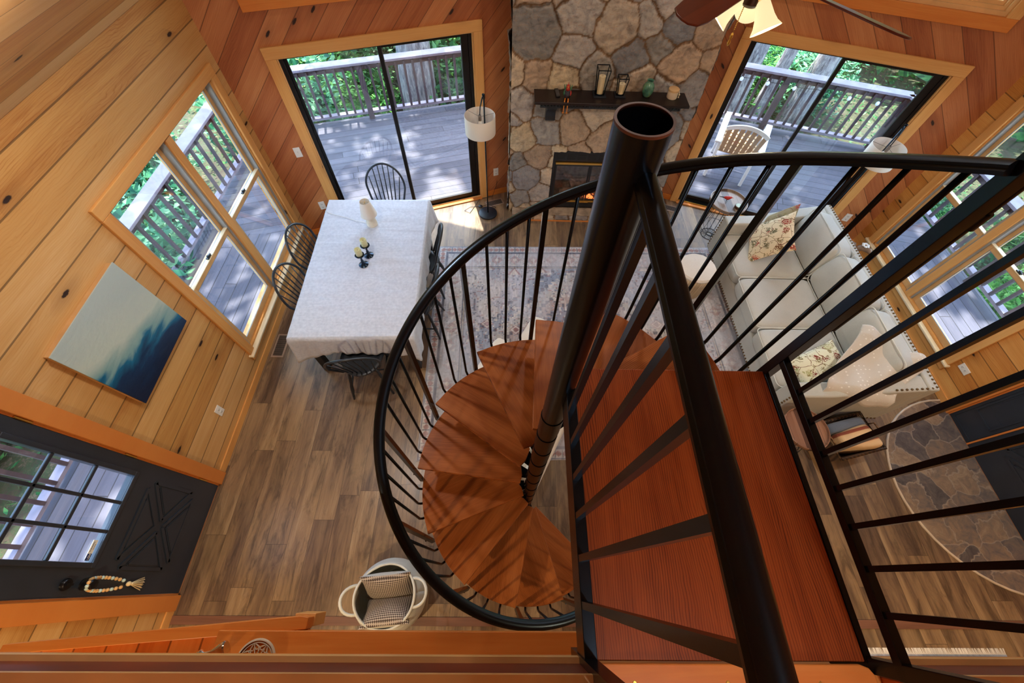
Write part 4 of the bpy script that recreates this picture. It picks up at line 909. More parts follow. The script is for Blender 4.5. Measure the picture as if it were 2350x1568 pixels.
# pillows
def floral(name, base, cols, sc=9):
    q = NT(name); v = q.obj(); n = q.noise(v, 7, 2); vv = q.n('VectorMath', {'operation':'ADD'}, i0=v, i1=q.comb(q.math('MULTIPLY', n, .12), q.math('MULTIPLY', n, -.1), 0.0)).outputs[0]
    c = lin(base); vo = q.n('TexVoronoi', None, Vector=vv, Scale=sc); d = vo.outputs['Distance']; r = q.n('TexWhiteNoise', None, Vector=vo.outputs['Position']).outputs[0]
    pet = q.math('LESS_THAN', d, q.math('ADD', .33, q.math('MULTIPLY', q.math('SINE', q.math('MULTIPLY', q.noise(vv, 30, 0), 30)), .11)))
    colr = q.ramp(r, [((i+.01)/len(cols), lin(cc)) for i, cc in enumerate(cols)], 'CONSTANT')
    out = q.mix(pet, c, colr); ring = q.math('COMPARE', d, .15, .022); out = q.mix(ring, out, c); dotc = q.math('LESS_THAN', d, .05); out = q.mix(dotc, out, lin((236,224,196)))
    vine = q.n('TexVoronoi', {'feature': 'DISTANCE_TO_EDGE'}, Vector=vv, Scale=sc*.8).outputs['Distance']; out = q.mix(q.math('LESS_THAN', vine, .014), out, lin((120,84,58)))
    leaf = q.math('GREATER_THAN', q.noise(vv, 26, 2), .63); out = q.mix(q.math('MULTIPLY', leaf, .8), out, lin((128,112,66)))
    q.set(Base_Color=out, Roughness=.9); q.bump(q.noise(v, 300, 2), .3, .002); return q.m
def pillow(name, label, mat, loc, rot, s=.48, th=.15, s2=None):
    s2 = s2 or s; m = MB()
    for side in (1,-1):
        def fn(u, v, side=side):
            a, b = (2*u-1), (2*v-1)*side; k = 1-.07*(a*a*(1-b*b)*0+ (1-abs(a))*b*b*0); px = a*(1-.09*(1-b*b)); py = b*(1-.09*(1-a*a)); z = side*th/2*((1-a*a)*(1-b*b))**.42
            return (px*s/2, py*s2/2, z)
        m.grid(fn, 22, 22)
    o = m.build(name, mat, None, smooth=True); o.location = loc; o.rotation_euler = rot; return tag(o, label, 'pillow')
fl1 = floral('rust floral print', (226,208,172), [(150,62,44),(120,84,52),(176,88,66),(110,104,76)])
fl2 = floral('olive and red floral print', (140,122,84), [(92,52,36),(116,98,56),(74,66,38),(150,60,50)], 7)
fl3 = floral('sage floral print', (222,222,196), [(150,160,110),(128,66,52),(176,176,130),(120,110,70)], 10)
pillow('throw_pillow', 'rust and cream floral pillow leaning in front on the far sofa seat', fl1, (3.06, 3.43, .69), (math.radians(20), math.radians(-50), math.radians(-28)), .52)
pillow('throw_pillow', 'olive floral pillow tucked behind the rust floral pillow', fl2, (3.18, 3.63, .69), (math.radians(22), math.radians(-58), math.radians(-48)), .47)
pillow('throw_pillow', 'sage floral lumbar pillow under the white throw blanket', fl3, (3.08, 1.83, .57), (math.radians(6), math.radians(-20), math.radians(20)), .5, .15, .34)
# throw blanket
q = NT('cream dotted throw'); v = q.obj(); vo = q.n('TexVoronoi', None, Vector=v, Scale=26, Randomness=.25).outputs['Distance']; dt = q.math('LESS_THAN', vo, .2)
q.set(Base_Color=q.mix(dt, lin((200,192,180)), lin((226,222,214))), Roughness=.95); q.b.inputs['Sheen Weight'].default_value = .4; q.bump(q.math('ADD', dt, q.noise(v, 200, 2)), .5, .006)
def thr(u, v):
    # from the top of the sofa back down over the seat and the near arm
    p00 = Vector((3.42,2.12,.84)); p10 = Vector((3.86,1.72,.845)); p01 = Vector((2.95,1.55,.655)); p11 = Vector((3.52,1.40,.68))
    p = p00.lerp(p10,u).lerp(p01.lerp(p11,u), v); z = p.z
    z = .835 - .17*max(0,v-.15)/.85 - .05*math.sin(PI*v)*(1-u)
    f = .022*math.sin(u*9+v*4)+.012*math.sin(u*17-v*6)
    x, y = p.x + .02*math.sin(v*7), p.y + .02*math.sin(u*8)
    if v > .92: z -= (v-.92)*1.2; y -= .03
    return (x, y, z+f+.02)
m = MB(); m.grid(thr, 40, 50); o = m.build('throw_blanket', q.m, smooth=True); sm = o.modifiers.new('s','SOLIDIFY'); sm.thickness = .008; tag(o, 'cream dotted throw blanket draped over the near end of the sofa', 'blanket')

# ---------------------------------------------------------------- ottoman
ot = thing('ottoman', 'round white topped ottoman with tan fringe on the rug', 'ottoman', (2.27, 3.2, .011))
MB().lathe([(0,.36),(.205,.36),(.222,.375),(.225,.395),(.21,.415),(.14,.428),(0,.432)], 48).build('cushion_top', fabric('off white felt', (226,218,204)), ot, smooth='auto')
q = NT('tan fringe'); v = q.obj(); sp = q.n('SeparateXYZ', None, i0=v); an = q.math('ARCTAN2', sp.outputs[1], sp.outputs[0]); n = q.noise(q.comb(q.math('MULTIPLY', an, 60), q.math('MULTIPLY', sp.outputs[2], 2)), 1.0, 2)
q.set(Base_Color=q.ramp(n, [(.3, lin((150,124,92))[:3]), (.7, lin((214,194,160))[:3])]), Roughness=.95); q.bump(n, .9, .01)
MB().lathe([(.17,0),(.185,.02),(.2,.15),(.222,.3),(.226,.37),(.2,.372)], 96, cap=False).build('fringe', q.m, ot, smooth=True)
MB().lathe([(.165,.0),(.165,.36)], 32).build('body', sofa_f, ot)
# ---------------------------------------------------------------- wire side tables
wire = plain('black wire', (20,22,24), .4, metal=.4)
traym = wood('grey brown tray wood', [(84,70,62),(112,94,82),(134,114,98),(150,130,112)], (1,0,0), (0,1,0), .09, knots=0, gw=.02, rough=.3)
def wire_table(label, x, y, z0, h, r, rb, group=None):
    t = thing('side_table', label, 'side table', (x,y,z0), 0, group)
    MB().lathe([(0,h-.02),(r-.005,h-.02),(r,h-.014),(r,h+.02),(r-.008,h+.022),(r-.012,h),(0,h)], 56).build('tray_top', traym, t, smooth='auto')
    m = MB(); n = 16
    for k in range(n):
        a = 2*PI*k/n; c, s_ = math.cos(a), math.sin(a); P = [(.035*c,.035*s_,.004),(rb*c,rb*s_,.004),(rb*1.5*c,rb*1.5*s_,.06),(rb*1.62*c,rb*1.62*s_,.13),(rb*1.45*c,rb*1.45*s_,.24),(rb*1.2*c,rb*1.2*s_,.36),(rb*1.12*c,rb*1.12*s_,h-.02)]; m.tube(P, .0026, 6)
    m.build('wire_cage', wire, t)
    m = MB()
    for rr_, z in ((.035,.004),(rb,.004),(rb*1.62,.13),(rb*1.12,h-.024)): m.tube([(rr_*math.cos(2*PI*k/40), rr_*math.sin(2*PI*k/40), z) for k in range(40)], .003, 6, closed=True)
    m.build('wire_ring', wire, t); return t
wire_table('round wire cage side table by the right sliding door', 2.84, 4.20, 0, .56, .235, .115)
traym = wood('reddish brown tray wood', [(70,46,36),(104,70,54),(130,92,72),(150,112,90)], (1,0,0), (0,1,0), .09, knots=0, gw=.02, rough=.25)
wire_table('round wire cage side table at the near end of the sofa', 2.76, 1.20, 0, .50, .20, .10)
co = thing('coaster', 'round stack of coasters on the side table by the sliding door', 'coaster', (2.93, 4.09, .562))
MB().lathe([(.045,0),(.048,.004),(.048,.028),(.044,.032),(0,.032)], 32).build('stack', traym, co, smooth='auto'); MB().lathe([(.04,.0325),(.04,.034),(0,.034)], 24).build('top_inlay', plain('sage ceramic', (170,184,160), .4, var=.3, scale=60), co)
bd = thing('bird_figurine', 'small red bird figurine on the side table', 'figurine', (2.80, 4.20, .562), -.6)
MB().tube([(-.045,0,.045),(-.02,0,.055),(.01,0,.06),(.03,0,.075),(.045,0,.085)], [.006,.02,.026,.016,.01], 12).build('body', red, bd, smooth=True)
MB().tube([(-.04,0,.048),(-.095,0,.035)], [.008,.003], 8).build('tail', M['slot'], bd); MB().tube([(.05,0,.085),(.068,0,.082)], [.005,.001], 8).build('beak', org, bd)
for s_ in (-1,1): MB().tube([(0,s_*.01,.045),(.006,s_*.014,.003),(.022,s_*.016,.003)], .0022, 6).build('leg', M['slot'], bd)
# ---------------------------------------------------------------- wicker basket with blankets
def wicker(name, c1, c2):
    q = NT(name); v = q.obj(); w1 = q.n('TexWave', {'bands_direction':'Z'}, Vector=v, Scale=22, Distortion=1.5).outputs['Fac']; sp = q.n('SeparateXYZ', None, i0=v); w2 = q.math('SINE', q.math('MULTIPLY', q.math('ADD', sp.outputs[0], sp.outputs[1]), 150)); f = q.math('MULTIPLY', q.math('ADD', w1, q.math('MULTIPLY', w2, .4)), .7, clamp=True)
    q.set(Base_Color=q.ramp(f, [(.1, lin(c1)[:3]), (.8, lin(c2)[:3])]), Roughness=.7); q.bump(f, 1.0, .012); return q.m
wk = wicker('dark wicker', (44,28,18), (142,104,68))
bk = thing('wicker_basket', 'brown wicker basket of blankets at the near end of the sofa', 'basket', (3.36, 1.22, 0), math.radians(14))
m = MB(); P0 = [(-.2,-.15),(.2,-.15),(.2,.15),(-.2,.15)]; P1 = [(-.245,-.185),(.245,-.185),(.245,.185),(-.245,.185)]
vs = [(x,y,0) for x,y in P0]+[(x,y,.27) for x,y in P1]+[(x*.93,y*.92,.27) for x,y in P1]+[(x*.93,y*.92,.02) for x,y in P0]
m.add(vs, [(3,2,1,0)]+[(i,(i+1)%4,4+(i+1)%4,4+i) for i in range(4)]+[(4+i,4+(i+1)%4,8+(i+1)%4,8+i) for i in range(4)]+[(8+i,8+(i+1)%4,12+(i+1)%4,12+i) for i in range(4)]+[(12,13,14,15)]); m.build('body', wk, bk)
m = MB(); m.tube([(-.245,-.185,.275),(.245,-.185,.275),(.245,.185,.275),(-.245,.185,.275)], .014, 8, closed=True); m.build('rim', wk, bk, smooth=True)
for s_ in (-1,1): MB().tube([(s_*.245,-.06,.28),(s_*.255,-.05,.33),(s_*.255,.05,.33),(s_*.245,.06,.28)], .008, 8).build('handle', wk, bk, smooth=True)
q = NT('striped blanket'); v = q.obj(); sp = q.n('SeparateXYZ', None, i0=v); s1 = q.math('SINE', q.math('MULTIPLY', sp.outputs[1], 60)); c = q.ramp(q.math('ADD', q.math('MULTIPLY', s1, .5), .5), [(0, lin((222,194,156))[:3]), (.7, lin((214,180,140))[:3]), (.88, lin((140,74,56))[:3])]); q.set(Base_Color=c, Roughness=.95); q.bump(q.noise(v, 160, 3), .6, .006)
bl = block(-.19,.19,-.14,.06,.10,.36,.02); bl.v = [(x,y*(1+.2*math.sin(x*9)),z+.015*math.sin(x*22+y*15)) for x,y,z in bl.v]
o = bl.build('folded_blanket', q.m, None, smooth=True); o.location = (3.36,1.22,0); o.rotation_euler = (0,0,math.radians(14)); tag(o, 'tan and red striped blanket folded in the wicker basket', 'blanket')
bl = block(-.2,.2,.05,.15,.08,.33,.02); o = bl.build('folded_blanket', fabric('slate blue blanket', (92,104,124)), None, smooth=True); o.location = (3.36,1.22,0); o.rotation_euler = (0,0,math.radians(14)); tag(o, 'slate blue blanket folded in the wicker basket beside the sofa', 'blanket')
# ---------------------------------------------------------------- white rope basket with cushions
rope = plain('white cotton rope', (206,208,200), .85, var=.06); 
q = NT('coiled rope'); v = q.obj(); wv = q.n('TexWave', {'bands_direction':'Z'}, Vector=v, Scale=26, Distortion=.15).outputs['Fac']; q.set(Base_Color=q.mix(wv, lin((186,190,184)), lin((222,222,212))), Roughness=.9); q.bump(wv, .35, .006); rope2 = q.m
rb = thing('rope_basket', 'white rope basket holding two cushions beside the spiral staircase', 'basket', (-.875, -.115, 0), .12)
m = MB()
def bas(u, v):
    a = 2*PI*u; prof_ = [(.2,0),(.25,.06),(.275,.16),(.272,.26),(.25,.34),(.225,.39)]; t = v*(len(prof_)-1); i = min(int(t), len(prof_)-2); f = t-i; r = prof_[i][0]*(1-f)+prof_[i+1][0]*f; z = prof_[i][1]*(1-f)+prof_[i+1][1]*f
    z += v**3*(.035*math.cos(2*a)); return (r*math.cos(a), r*math.sin(a)*.96, z)
m.grid(bas, 64, 30); m.lathe([(0,.004),(.2,.0)], 64, cap=False); o = m.build('body', rope2, rb, smooth=True); sm = o.modifiers.new('s','SOLIDIFY'); sm.thickness = .012; sm.offset = -1
m = MB(); m.tube([(.224*math.cos(2*PI*k/48), .224*.96*math.sin(2*PI*k/48), .392+.035*math.cos(4*PI*k/48)) for k in range(48)], .0095, 8, closed=True); m.build('rim', rope, rb, smooth=True)
for s_ in (-1,1): MB().tube([(s_*(.20+.115*math.sin(PI*i/14)**.8),-.095*math.cos(PI*i/14),.405+.045*math.sin(PI*i/14)) for i in range(15)], .011, 8).build('handle', rope, rb, smooth=True)
q = NT('woven check'); v = q.obj(); sp = q.n('SeparateXYZ', None, i0=v); a1 = q.math('SINE', q.math('MULTIPLY', q.math('ADD', sp.outputs[0], sp.outputs[1]), 230)); a2 = q.math('SINE', q.math('MULTIPLY', q.math('SUBTRACT', sp.outputs[0], sp.outputs[1]), 230)); f = q.math('GREATER_THAN', q.math('MULTIPLY', a1, a2), .0)
side = q.math('GREATER_THAN', sp.outputs[2], -.004); wc = q.mix(f, lin((64,50,44)), lin((190,178,164))); q.set(Base_Color=q.mix(side, lin((206,202,192)), wc), Roughness=.9); q.bump(f, .4, .003)
pillow('cushion', 'woven check cushion lying at the front of the rope basket', q.m, (-.865, -.215, .285), (math.radians(-50), 0, .10), .37, .13, .28)
pillow('cushion', 'woven check cushion standing at the back of the rope basket', q.m, (-.885, -.045, .30), (math.radians(62), 0, .10), .39, .13, .30)
# ---------------------------------------------------------------- power recliner under the stairs
ua = math.atan2(.89,.46); rc = thing('recliner', 'white upholstered recliner on the rug under the spiral staircase', 'armchair', (.25,.60,.011), ua)
wh = fabric('off white upholstery', (222,216,204), scale=200)
MB().box(.05,1.3,.14,.86,.08,.3).build('base', wh, rc, bevel=.03, seg=3)
MB().prism([(0,.06),(1.15,.06),(1.22,.2),(1.2,.52),(1.1,.58),(.06,.60),(0,.5)], .0, .15, 'y').build('arm', wh, rc, bevel=.03, seg=3)
MB().prism([(0,.06),(1.15,.06),(1.22,.2),(1.2,.52),(1.1,.58),(.06,.60),(0,.5)], .85, .99, 'y').build('arm', wh, rc, bevel=.03, seg=3)
block(.3,1.3,.16,.84,.26,.46,.03).build('seat_cushion', wh, rc, smooth=True); block(1.28,1.68,.18,.82,.30,.44,.02).build('footrest', wh, rc, smooth=True)
m = block(-.1,.14,.16,.84,.3,.74,.0); m.build('back_cushion', wh, rc, smooth=True)
m = MB().box(.30,.46,.04,.13,.588,.602); cp = m.build('control_panel', plain('pale grey plastic', (190,206,206), .2), rc, bevel=.004)
MB().box(.32,.36,.06,.075,.6022,.604).box(.41,.425,.055,.115,.6022,.604).build('button', M['slot'], cp)
m = MB(); m.grid(lambda u, v: (.62+.34*u, .10+.16*v, .63+.015*math.sin(u*12)+.01*math.sin(v*14+u*4)-.25*max(0,v-.5)**1.5), 24, 14)
o = m.build('throw_blanket', fabric('tan throw', (204,172,142)), smooth=True); o.matrix_world = rc.matrix_basis @ Matrix.Identity(4); o.location = (.25,.60,.0); o.rotation_euler = (0,0,ua); sm = o.modifiers.new('s','SOLIDIFY'); sm.thickness = .01; tag(o, 'tan throw blanket lying on the arm of the white recliner', 'blanket')
# ---------------------------------------------------------------- floor lamps
q = NT('white drum shade'); q.set(Base_Color=lin((226,220,210)), Roughness=.9, Emission_Color=lin((255,244,226)), Emission_Strength=.0); q.bump(q.noise(q.obj(), 180, 2), .2, .002); drum = q.m
def floor_lamp(label, base_, shade, zt):
    bx, by = base_; sx, sy = shade[0]-bx, shade[1]-by; t = thing('floor_lamp', label, 'floor lamp', (bx,by,.002))
    MB().lathe([(.128,0),(.13,.006),(.128,.022),(.12,.026),(0,.028)], 48).build('base', M['blackw'], t, smooth='auto')
    MB().tube([(0,0,.028),(0,0,1.63)], .009, 12).build('pole', M['black'], t, smooth=True)
    MB().tube([(0,0,1.60),(0,-.0,1.64),(sx*.15,sy*.15,1.645)], .014, 12).tube([(sx*.0,sy*.0,1.645),(sx*.35,sy*.35,1.62),(sx*.85,sy*.85,zt+.08),(sx,sy,zt+.0)], [.009,.008,.006,.005], 10).build('arm', M['black'], t, smooth=True)
    MB().lathe([(.171,zt-.205),(.173,zt-.2),(.173,zt-.002),(.171,zt),(.169,zt-.002),(.169,zt-.2)], 56, (sx,sy,0), cap=False).build('lamp_shade', drum, t, smooth=True)
    m = MB()
    for k in range(3): a = 2*PI*k/3+.4; m.tube([(sx,sy,zt-.02),(sx+.17*math.cos(a),sy+.17*math.sin(a),zt-.01)], .0015, 6)
    m.build('shade_fitter', M['slot'], t); MB().lathe([(.016,-.06),(.018,-.02),(.016,0),(0,0)], 16, (sx,sy,zt-.0)).build('lamp_socket', plain('taupe socket', (130,118,106), .5), t, smooth='auto')
    MB().ball((sx,sy,zt-.09), .03, 12, 8).build('bulb', M['white'], t, smooth=True); return t
fl = floor_lamp('black floor lamp with white drum shade left of the chimney', (-.285,4.51), (-.33,4.405), 1.475)
m = MB(); m.tube([(-.06,.05,.026),(.08,.05,.02),(.11,.13,.006),(.0,.19,.005),(-.12,.14,.005),(-.26,.13,.005),(-.34,.05,.005),(-.26,.0,.005),(-.2,.14,.005),(-.13,.30,.01),(.05,.36,.01),(.11,.43,.15),(.14,.468,.36)], .003, 6); m.build('cord', M['slot'], fl)
m = MB(); m.ball((-.115,.135,.016), .03, 16, 8, (1,1,.5)); m.build('foot_switch', M['blackw'], fl, smooth=True)
MB().lathe([(.014,0),(.012,.03)], 12, (.145,.465,.345)).build('plug', M['slot'], fl)
fr = floor_lamp('black floor lamp with white drum shade behind the sofa', (4.18,4.14), (4.13,4.06), 1.45)
m = MB(); m.tube([(.1,.0,.02),(.2,-.05,.005),(.3,-.1,.1),(.31,-.06,.33)], .003, 6); m.build('cord', M['slot'], fr)
# ---------------------------------------------------------------- carved driftwood piece in the corner behind the sofa
dw = thing('driftwood_sculpture', 'carved driftwood piece with a white flower behind the sofa', 'sculpture', (4.46, 3.68, 0))
drm = wood('driftwood', [(110,84,64),(146,116,92),(170,140,114),(186,158,132)], (1,0,0), (0,0,1), .5, knots=0, gw=0)
MB().tube([(.02,0,0),(.03,.02,.12),(.0,.03,.24),(-.04,.04,.33),(-.12,.07,.38)], [.05,.045,.05,.045,.02], 14).tube([(.0,.02,.25),(.06,-.02,.34),(.1,-.1,.36),(.12,-.16,.34)], [.045,.04,.03,.012], 12).build('branch', drm, dw, smooth=True)
m = MB()
for k in range(6): a = 2*PI*k/6; m.ball((.05+.03*math.cos(a), -.04+.03*math.sin(a), .40), .02, 8, 6, (1,1,.4))
m.build('flower', M['white'], dw, smooth=True)
# ---------------------------------------------------------------- stone entry pad
ent = bpy.data.objects.new('stone_entry_pad', None); col.objects.link(ent)
q = NT('entry flagstone'); v = q.obj(); n = q.noise(v, 4, 4, .6, .6); vv = q.n('VectorMath', {'operation':'ADD'}, i0=v, i1=q.comb(q.math('MULTIPLY', n, .3), q.math('MULTIPLY', q.noise(v, 3.1, 3), .3), 0.0)).outputs[0]
vd = q.n('TexVoronoi', {'feature':'DISTANCE_TO_EDGE','voronoi_dimensions':'2D'}, Vector=vv, Scale=4.2).outputs['Distance']; vc = q.n('TexVoronoi', {'voronoi_dimensions':'2D'}, Vector=vv, Scale=4.2).outputs['Color']
r = q.n('SeparateXYZ', None, i0=vc).outputs[0]; c = q.ramp(q.math('ADD', q.math('MULTIPLY', r, .3), q.math('MULTIPLY', q.noise(v, 9, 7, .75, 1.0), .85)), [(.3, lin((62,58,60))[:3]), (.5, lin((98,90,88))[:3]), (.68, lin((132,112,94))[:3]), (.9, lin((166,146,122))[:3])])
c = q.mix(q.ramp(vd, [(.008,(.8,.8,.8)),(.035,(0,0,0))]), c, lin((150,136,122))); q.set(Base_Color=c, Roughness=.38); q.bump(q.math('ADD', q.math('MINIMUM', vd, .06), q.math('MULTIPLY', q.noise(v, 60, 4), .02)), .6, .05)
P = [(RX-.0,1.72)] + [(RX-.0-.94*math.sin(PI*i/24)*1.0, .80+.94*math.cos(PI*i/24)*.98) for i in range(1,24)] + [(RX-.0,-.14)]
m = MB().prism(P, .001, .008); m.build('flagstones', q.m, ent); m = MB(); m.tube([(p[0],p[1],.004) for p in P], .011, 8); m.build('grout_edge', plain('pale grout edge', (196,180,160), .6), ent); tag(ent, 'half round flagstone entry pad in front of the right doors', 'floor tile')
# ---------------------------------------------------------------- painting
pt_ = thing('canvas_painting', 'abstract blue and cream seascape canvas on the left wall', 'painting', M=WL @ Matrix.Translation((5.445,0,1.545)) @ Matrix.Rotation(math.radians(-1.0),4,'Y'))
MB().box(-.355,.355,-.038,-.001,-.355,.355).build('stretcher_frame', plain('raw pine edge', (196,150,96), .6), pt_)
q = NT('painted seascape'); v = q.obj(); sp = q.n('SeparateXYZ', None, i0=v); x, z = sp.outputs[0], sp.outputs[2]
n = q.noise(q.comb(q.math('MULTIPLY', x, 2.2), q.math('MULTIPLY', z, 7)), 1.0, 4, .5, .5); edge = q.math('SUBTRACT', q.math('ADD', q.math('MULTIPLY', z, 1.5), q.math('ADD', q.math('MULTIPLY', x, .45), .52)), q.math('MULTIPLY', q.math('SUBTRACT', n, .5), .55))
c = q.ramp(edge, [(.02, lin((4,26,58))[:3]), (.24, lin((6,44,82))[:3]), (.33, lin((12,100,138))[:3]), (.375, lin((120,158,160))[:3]), (.6, lin((184,196,186))[:3]), (.9, lin((172,186,184))[:3])])
q.set(Base_Color=c, Roughness=.4); q.bump(q.noise(q.comb(q.math('MULTIPLY', x, 20), q.math('MULTIPLY', z, 45)), 1.0, 4), .4, .006)
MB().box(-.36,.36,-.046,-.038,-.36,.36).build('canvas', q.m, pt_)
# ---------------------------------------------------------------- wooden bead garland on the door knob
gl_ = thing('bead_garland', 'wooden bead garland with tassel hanging on the left door knob', 'garland', M=WL @ Matrix.Translation((3.955,0,.93)))
bm1 = plain('natural wood bead', (216,170,112), .6); bm2 = plain('pale blue bead', (186,206,200), .6)
m = MB(); m2 = MB(); N = 30
for i in range(N):
    t = i/(N-1); s_ = -1 if t < .5 else 1; a = abs(t-.5)*2        # a=1 top, 0 bottom
    zz = -.30 + .30*math.sin(min(1,a)*PI/2)**.9 + (.03 if a > .93 else 0); xx = s_*.038*math.sin(PI*min(.98,a+.06))**.5 if a < .99 else s_*.01
    (m if i % 3 else m2).ball((xx, -.052 if a > .85 else -.018, zz), .0115, 10, 7)
m.build('wood_bead', bm1, gl_, smooth=True)['kind'] = 'stuff'; m2.build('pale_bead', bm2, gl_, smooth=True)['kind'] = 'stuff'
m = MB(); m.ball((0,-.018,-.335), .016, 12, 8); m.ball((0,-.018,-.36), .011, 10, 7)
for k in range(26): a = k*2.4; r = .004*math.sqrt(k); m.tube([(r*.5*math.cos(a),-.018+r*.5*math.sin(a),-.365),(r*1.4*math.cos(a),-.018+r*.6*math.sin(a),-.41),(r*2.2*math.cos(a),-.018+r*.6*math.sin(a),-.46)], .0018, 5)
m.build('tassel', plain('cream tassel', (232,208,160), .9), gl_)
# ---------------------------------------------------------------- pine ledge under the loft edge, with trivet and chrome door knob set
led = thing('pine_ledge', 'wide knotty pine ledge under the edge of the loft floor', 'ledge', (0,0,0))
MB().box(-1.04,.32,-.40,-.168,2.11,2.15).build('ledge_board', M['trim_y'], led, bevel=.003)
hw_ = thing('half_wall', 'pine boarded half wall with a slanting cap under the loft', 'half wall', (0,0,0))
MB().prism([(-1.80,-.215),(-.755,-.123),(-.725,-.128),(-.725,-.165),(-1.80,-.245)], 2.085, 2.14).build('cap', M['trim_y'], hw_, bevel=.003)
MB().prism([(-1.80,-.246),(-.74,-.168),(-.74,-.40),(-1.80,-.40)], 2.06, 2.085).build('boards', wood('orange pine boards half wall', [(150,74,22),(190,106,40),(206,130,62),(218,150,84)], (1,0,0), (0,1,0), .115, knots=.5, gw=.03), hw_)
MB().box(-.80,-.72,-.16,-.118,1.98,2.085).build('end_block', M['trim'], hw_, bevel=.003)
tv = thing('trivet', 'round white filigree trivet on the pine ledge', 'trivet', (-.875,-.262,2.15), .3)
wm = plain('whitewashed iron', (206,190,164), .6, var=.2)
m = MB(); m.lathe([(.066,0),(.070,.0),(.072,.004),(.070,.009),(.065,.009)], 48, cap=False); m.lathe([(.060,0),(.0605,.006),(.058,.006)], 48, cap=False); m.build('rim', wm, tv, smooth=True)
m = MB()
for k in range(8):
    a = 2*PI*k/8; c, s_ = math.cos(a), math.sin(a)
    def R2(x, y): return (x*c-y*s_, x*s_+y*c, .004)
    m.tube([R2(.012,0),R2(.06,0)], .0018, 6)
    for sg in (-1,1):
        m.tube([R2(.022+.034*t, sg*(.004+.013*math.sin(PI*t))) for t in (0,.2,.4,.6,.8,1)], .0018, 6); m.tube([R2(.044+.006*math.cos(b), sg*(.008+.006*math.sin(b))) for b in (0,1,2,3,4,5)], .0016, 6)
m.tube([(.012*math.cos(2*PI*k/16),.012*math.sin(2*PI*k/16),.004) for k in range(16)], .002, 6, closed=True); m.build('filigree', wm, tv)
kb = thing('chrome_knob_set', 'pair of chrome knobs lying on the pine ledge', 'knob', (-1.005,-.225,2.163), math.radians(18))
m = MB(); m.M = Matrix.Rotation(PI/2,4,'Y') @ Matrix.Translation((-.012,0,-.045)); m.lathe([(0,-.03),(.014,-.028),(.022,-.018),(.022,-.008),(.012,0),(.010,.01),(.012,.03),(.020,.05),(.024,.062),(.024,.07),(.02,.074),(0,.075)], 28); m.build('knob', M['chrome'], kb, smooth='auto')
# ================================================================ deck
DZ = -.1
dk = bpy.data.objects.new('deck', None); col.objects.link(dk); dk['kind'] = 'structure'; dk['label'] = 'grey deck wrapped round the house'; dk['category'] = 'deck'
MB().prism([(-4.25,4.12),(-2.82,4.12),(1.045,5.56),(1.1,8.22),(-4.25,6.5)], DZ-.04, DZ).build('deck_boards', M['deck_a'], dk)
MB().prism([(1.045,5.56),(4.93,4.16),(6.3,4.16),(6.3,6.52),(1.1,8.22)], DZ-.04, DZ).build('deck_boards', M['deck_b'], dk)
MB().box(-4.25,-2.82,-4.2,4.12,DZ-.04,DZ).build('deck_boards', M['deck_y'], dk); MB().box(4.93,6.3,-4.2,4.16,DZ-.04,DZ).build('deck_boards', M['deck_y'], dk)
fas = M['rail_wood']
def railing(label, A, Bp, n, posts=3, phase=.5):
    A, Bp = Vector((*A,0)), Vector((*Bp,0)); L = (Bp-A).length; d = (Bp-A)/L; rz = math.atan2(d.y, d.x)
    t = thing('deck_railing', label, 'railing', (A.x, A.y, DZ), rz)
    MB().box(0,L,-.09,.09,.865,.90).build('cap_rail', M['rail_cap'], t, bevel=.004); MB().box(0,L,-.02,.02,.775,.864).build('top_rail', fas, t); MB().box(0,L,-.045,.045,.09,.13).build('bottom_rail', M['rail_cap'], t)
    for k in range(n): x = L*(k+phase)/n; MB().box(x-.018,x+.018,-.055,-.02,.13,.84).build('baluster', fas, t)
    for k in range(posts+1): x = L*k/posts; MB().box(x-.045,x+.045,-.045-.02,.045-.02,-.2,.864).build('post', fas, t, bevel=.004)
    return t
railing('weathered deck railing beyond the left window', (-4.2,-3.4), (-4.2,6.46), 56, 3)
railing('weathered deck railing beyond the left sliding door', (-4.2,6.46), (1.1,8.17), 40, 3)
rr_t = railing('weathered deck railing beyond the right sliding door', (1.1,8.17), (6.25,6.47), 38, 3)
railing('weathered deck railing beyond the right window', (6.25,6.47), (6.25,-2.5), 56, 3)
sl = thing('string_lights', 'string of small clear bulbs under the right deck rail', 'string lights', (1.1,8.17,DZ), math.atan2(-1.7,5.15))
bulb = NT('clear bulb'); bulb.set(Base_Color=lin((220,232,255)), Roughness=.1, Emission_Color=lin((190,215,255)), Emission_Strength=.25)
m = MB(); pts = []
for k in range(61): x = 5.42*k/60; pts.append((x, -.09, .77-.02*math.sin(PI*((k%5)/5))))
m.tube(pts, .004, 5); m.build('wire', M['slot'], sl)
for k in range(1,13): x = 5.42*k/13; MB().ball((x,-.1,.73), .028, 10, 8, (1,1,1.2)).build('bulb', bulb.m, sl, smooth=True)
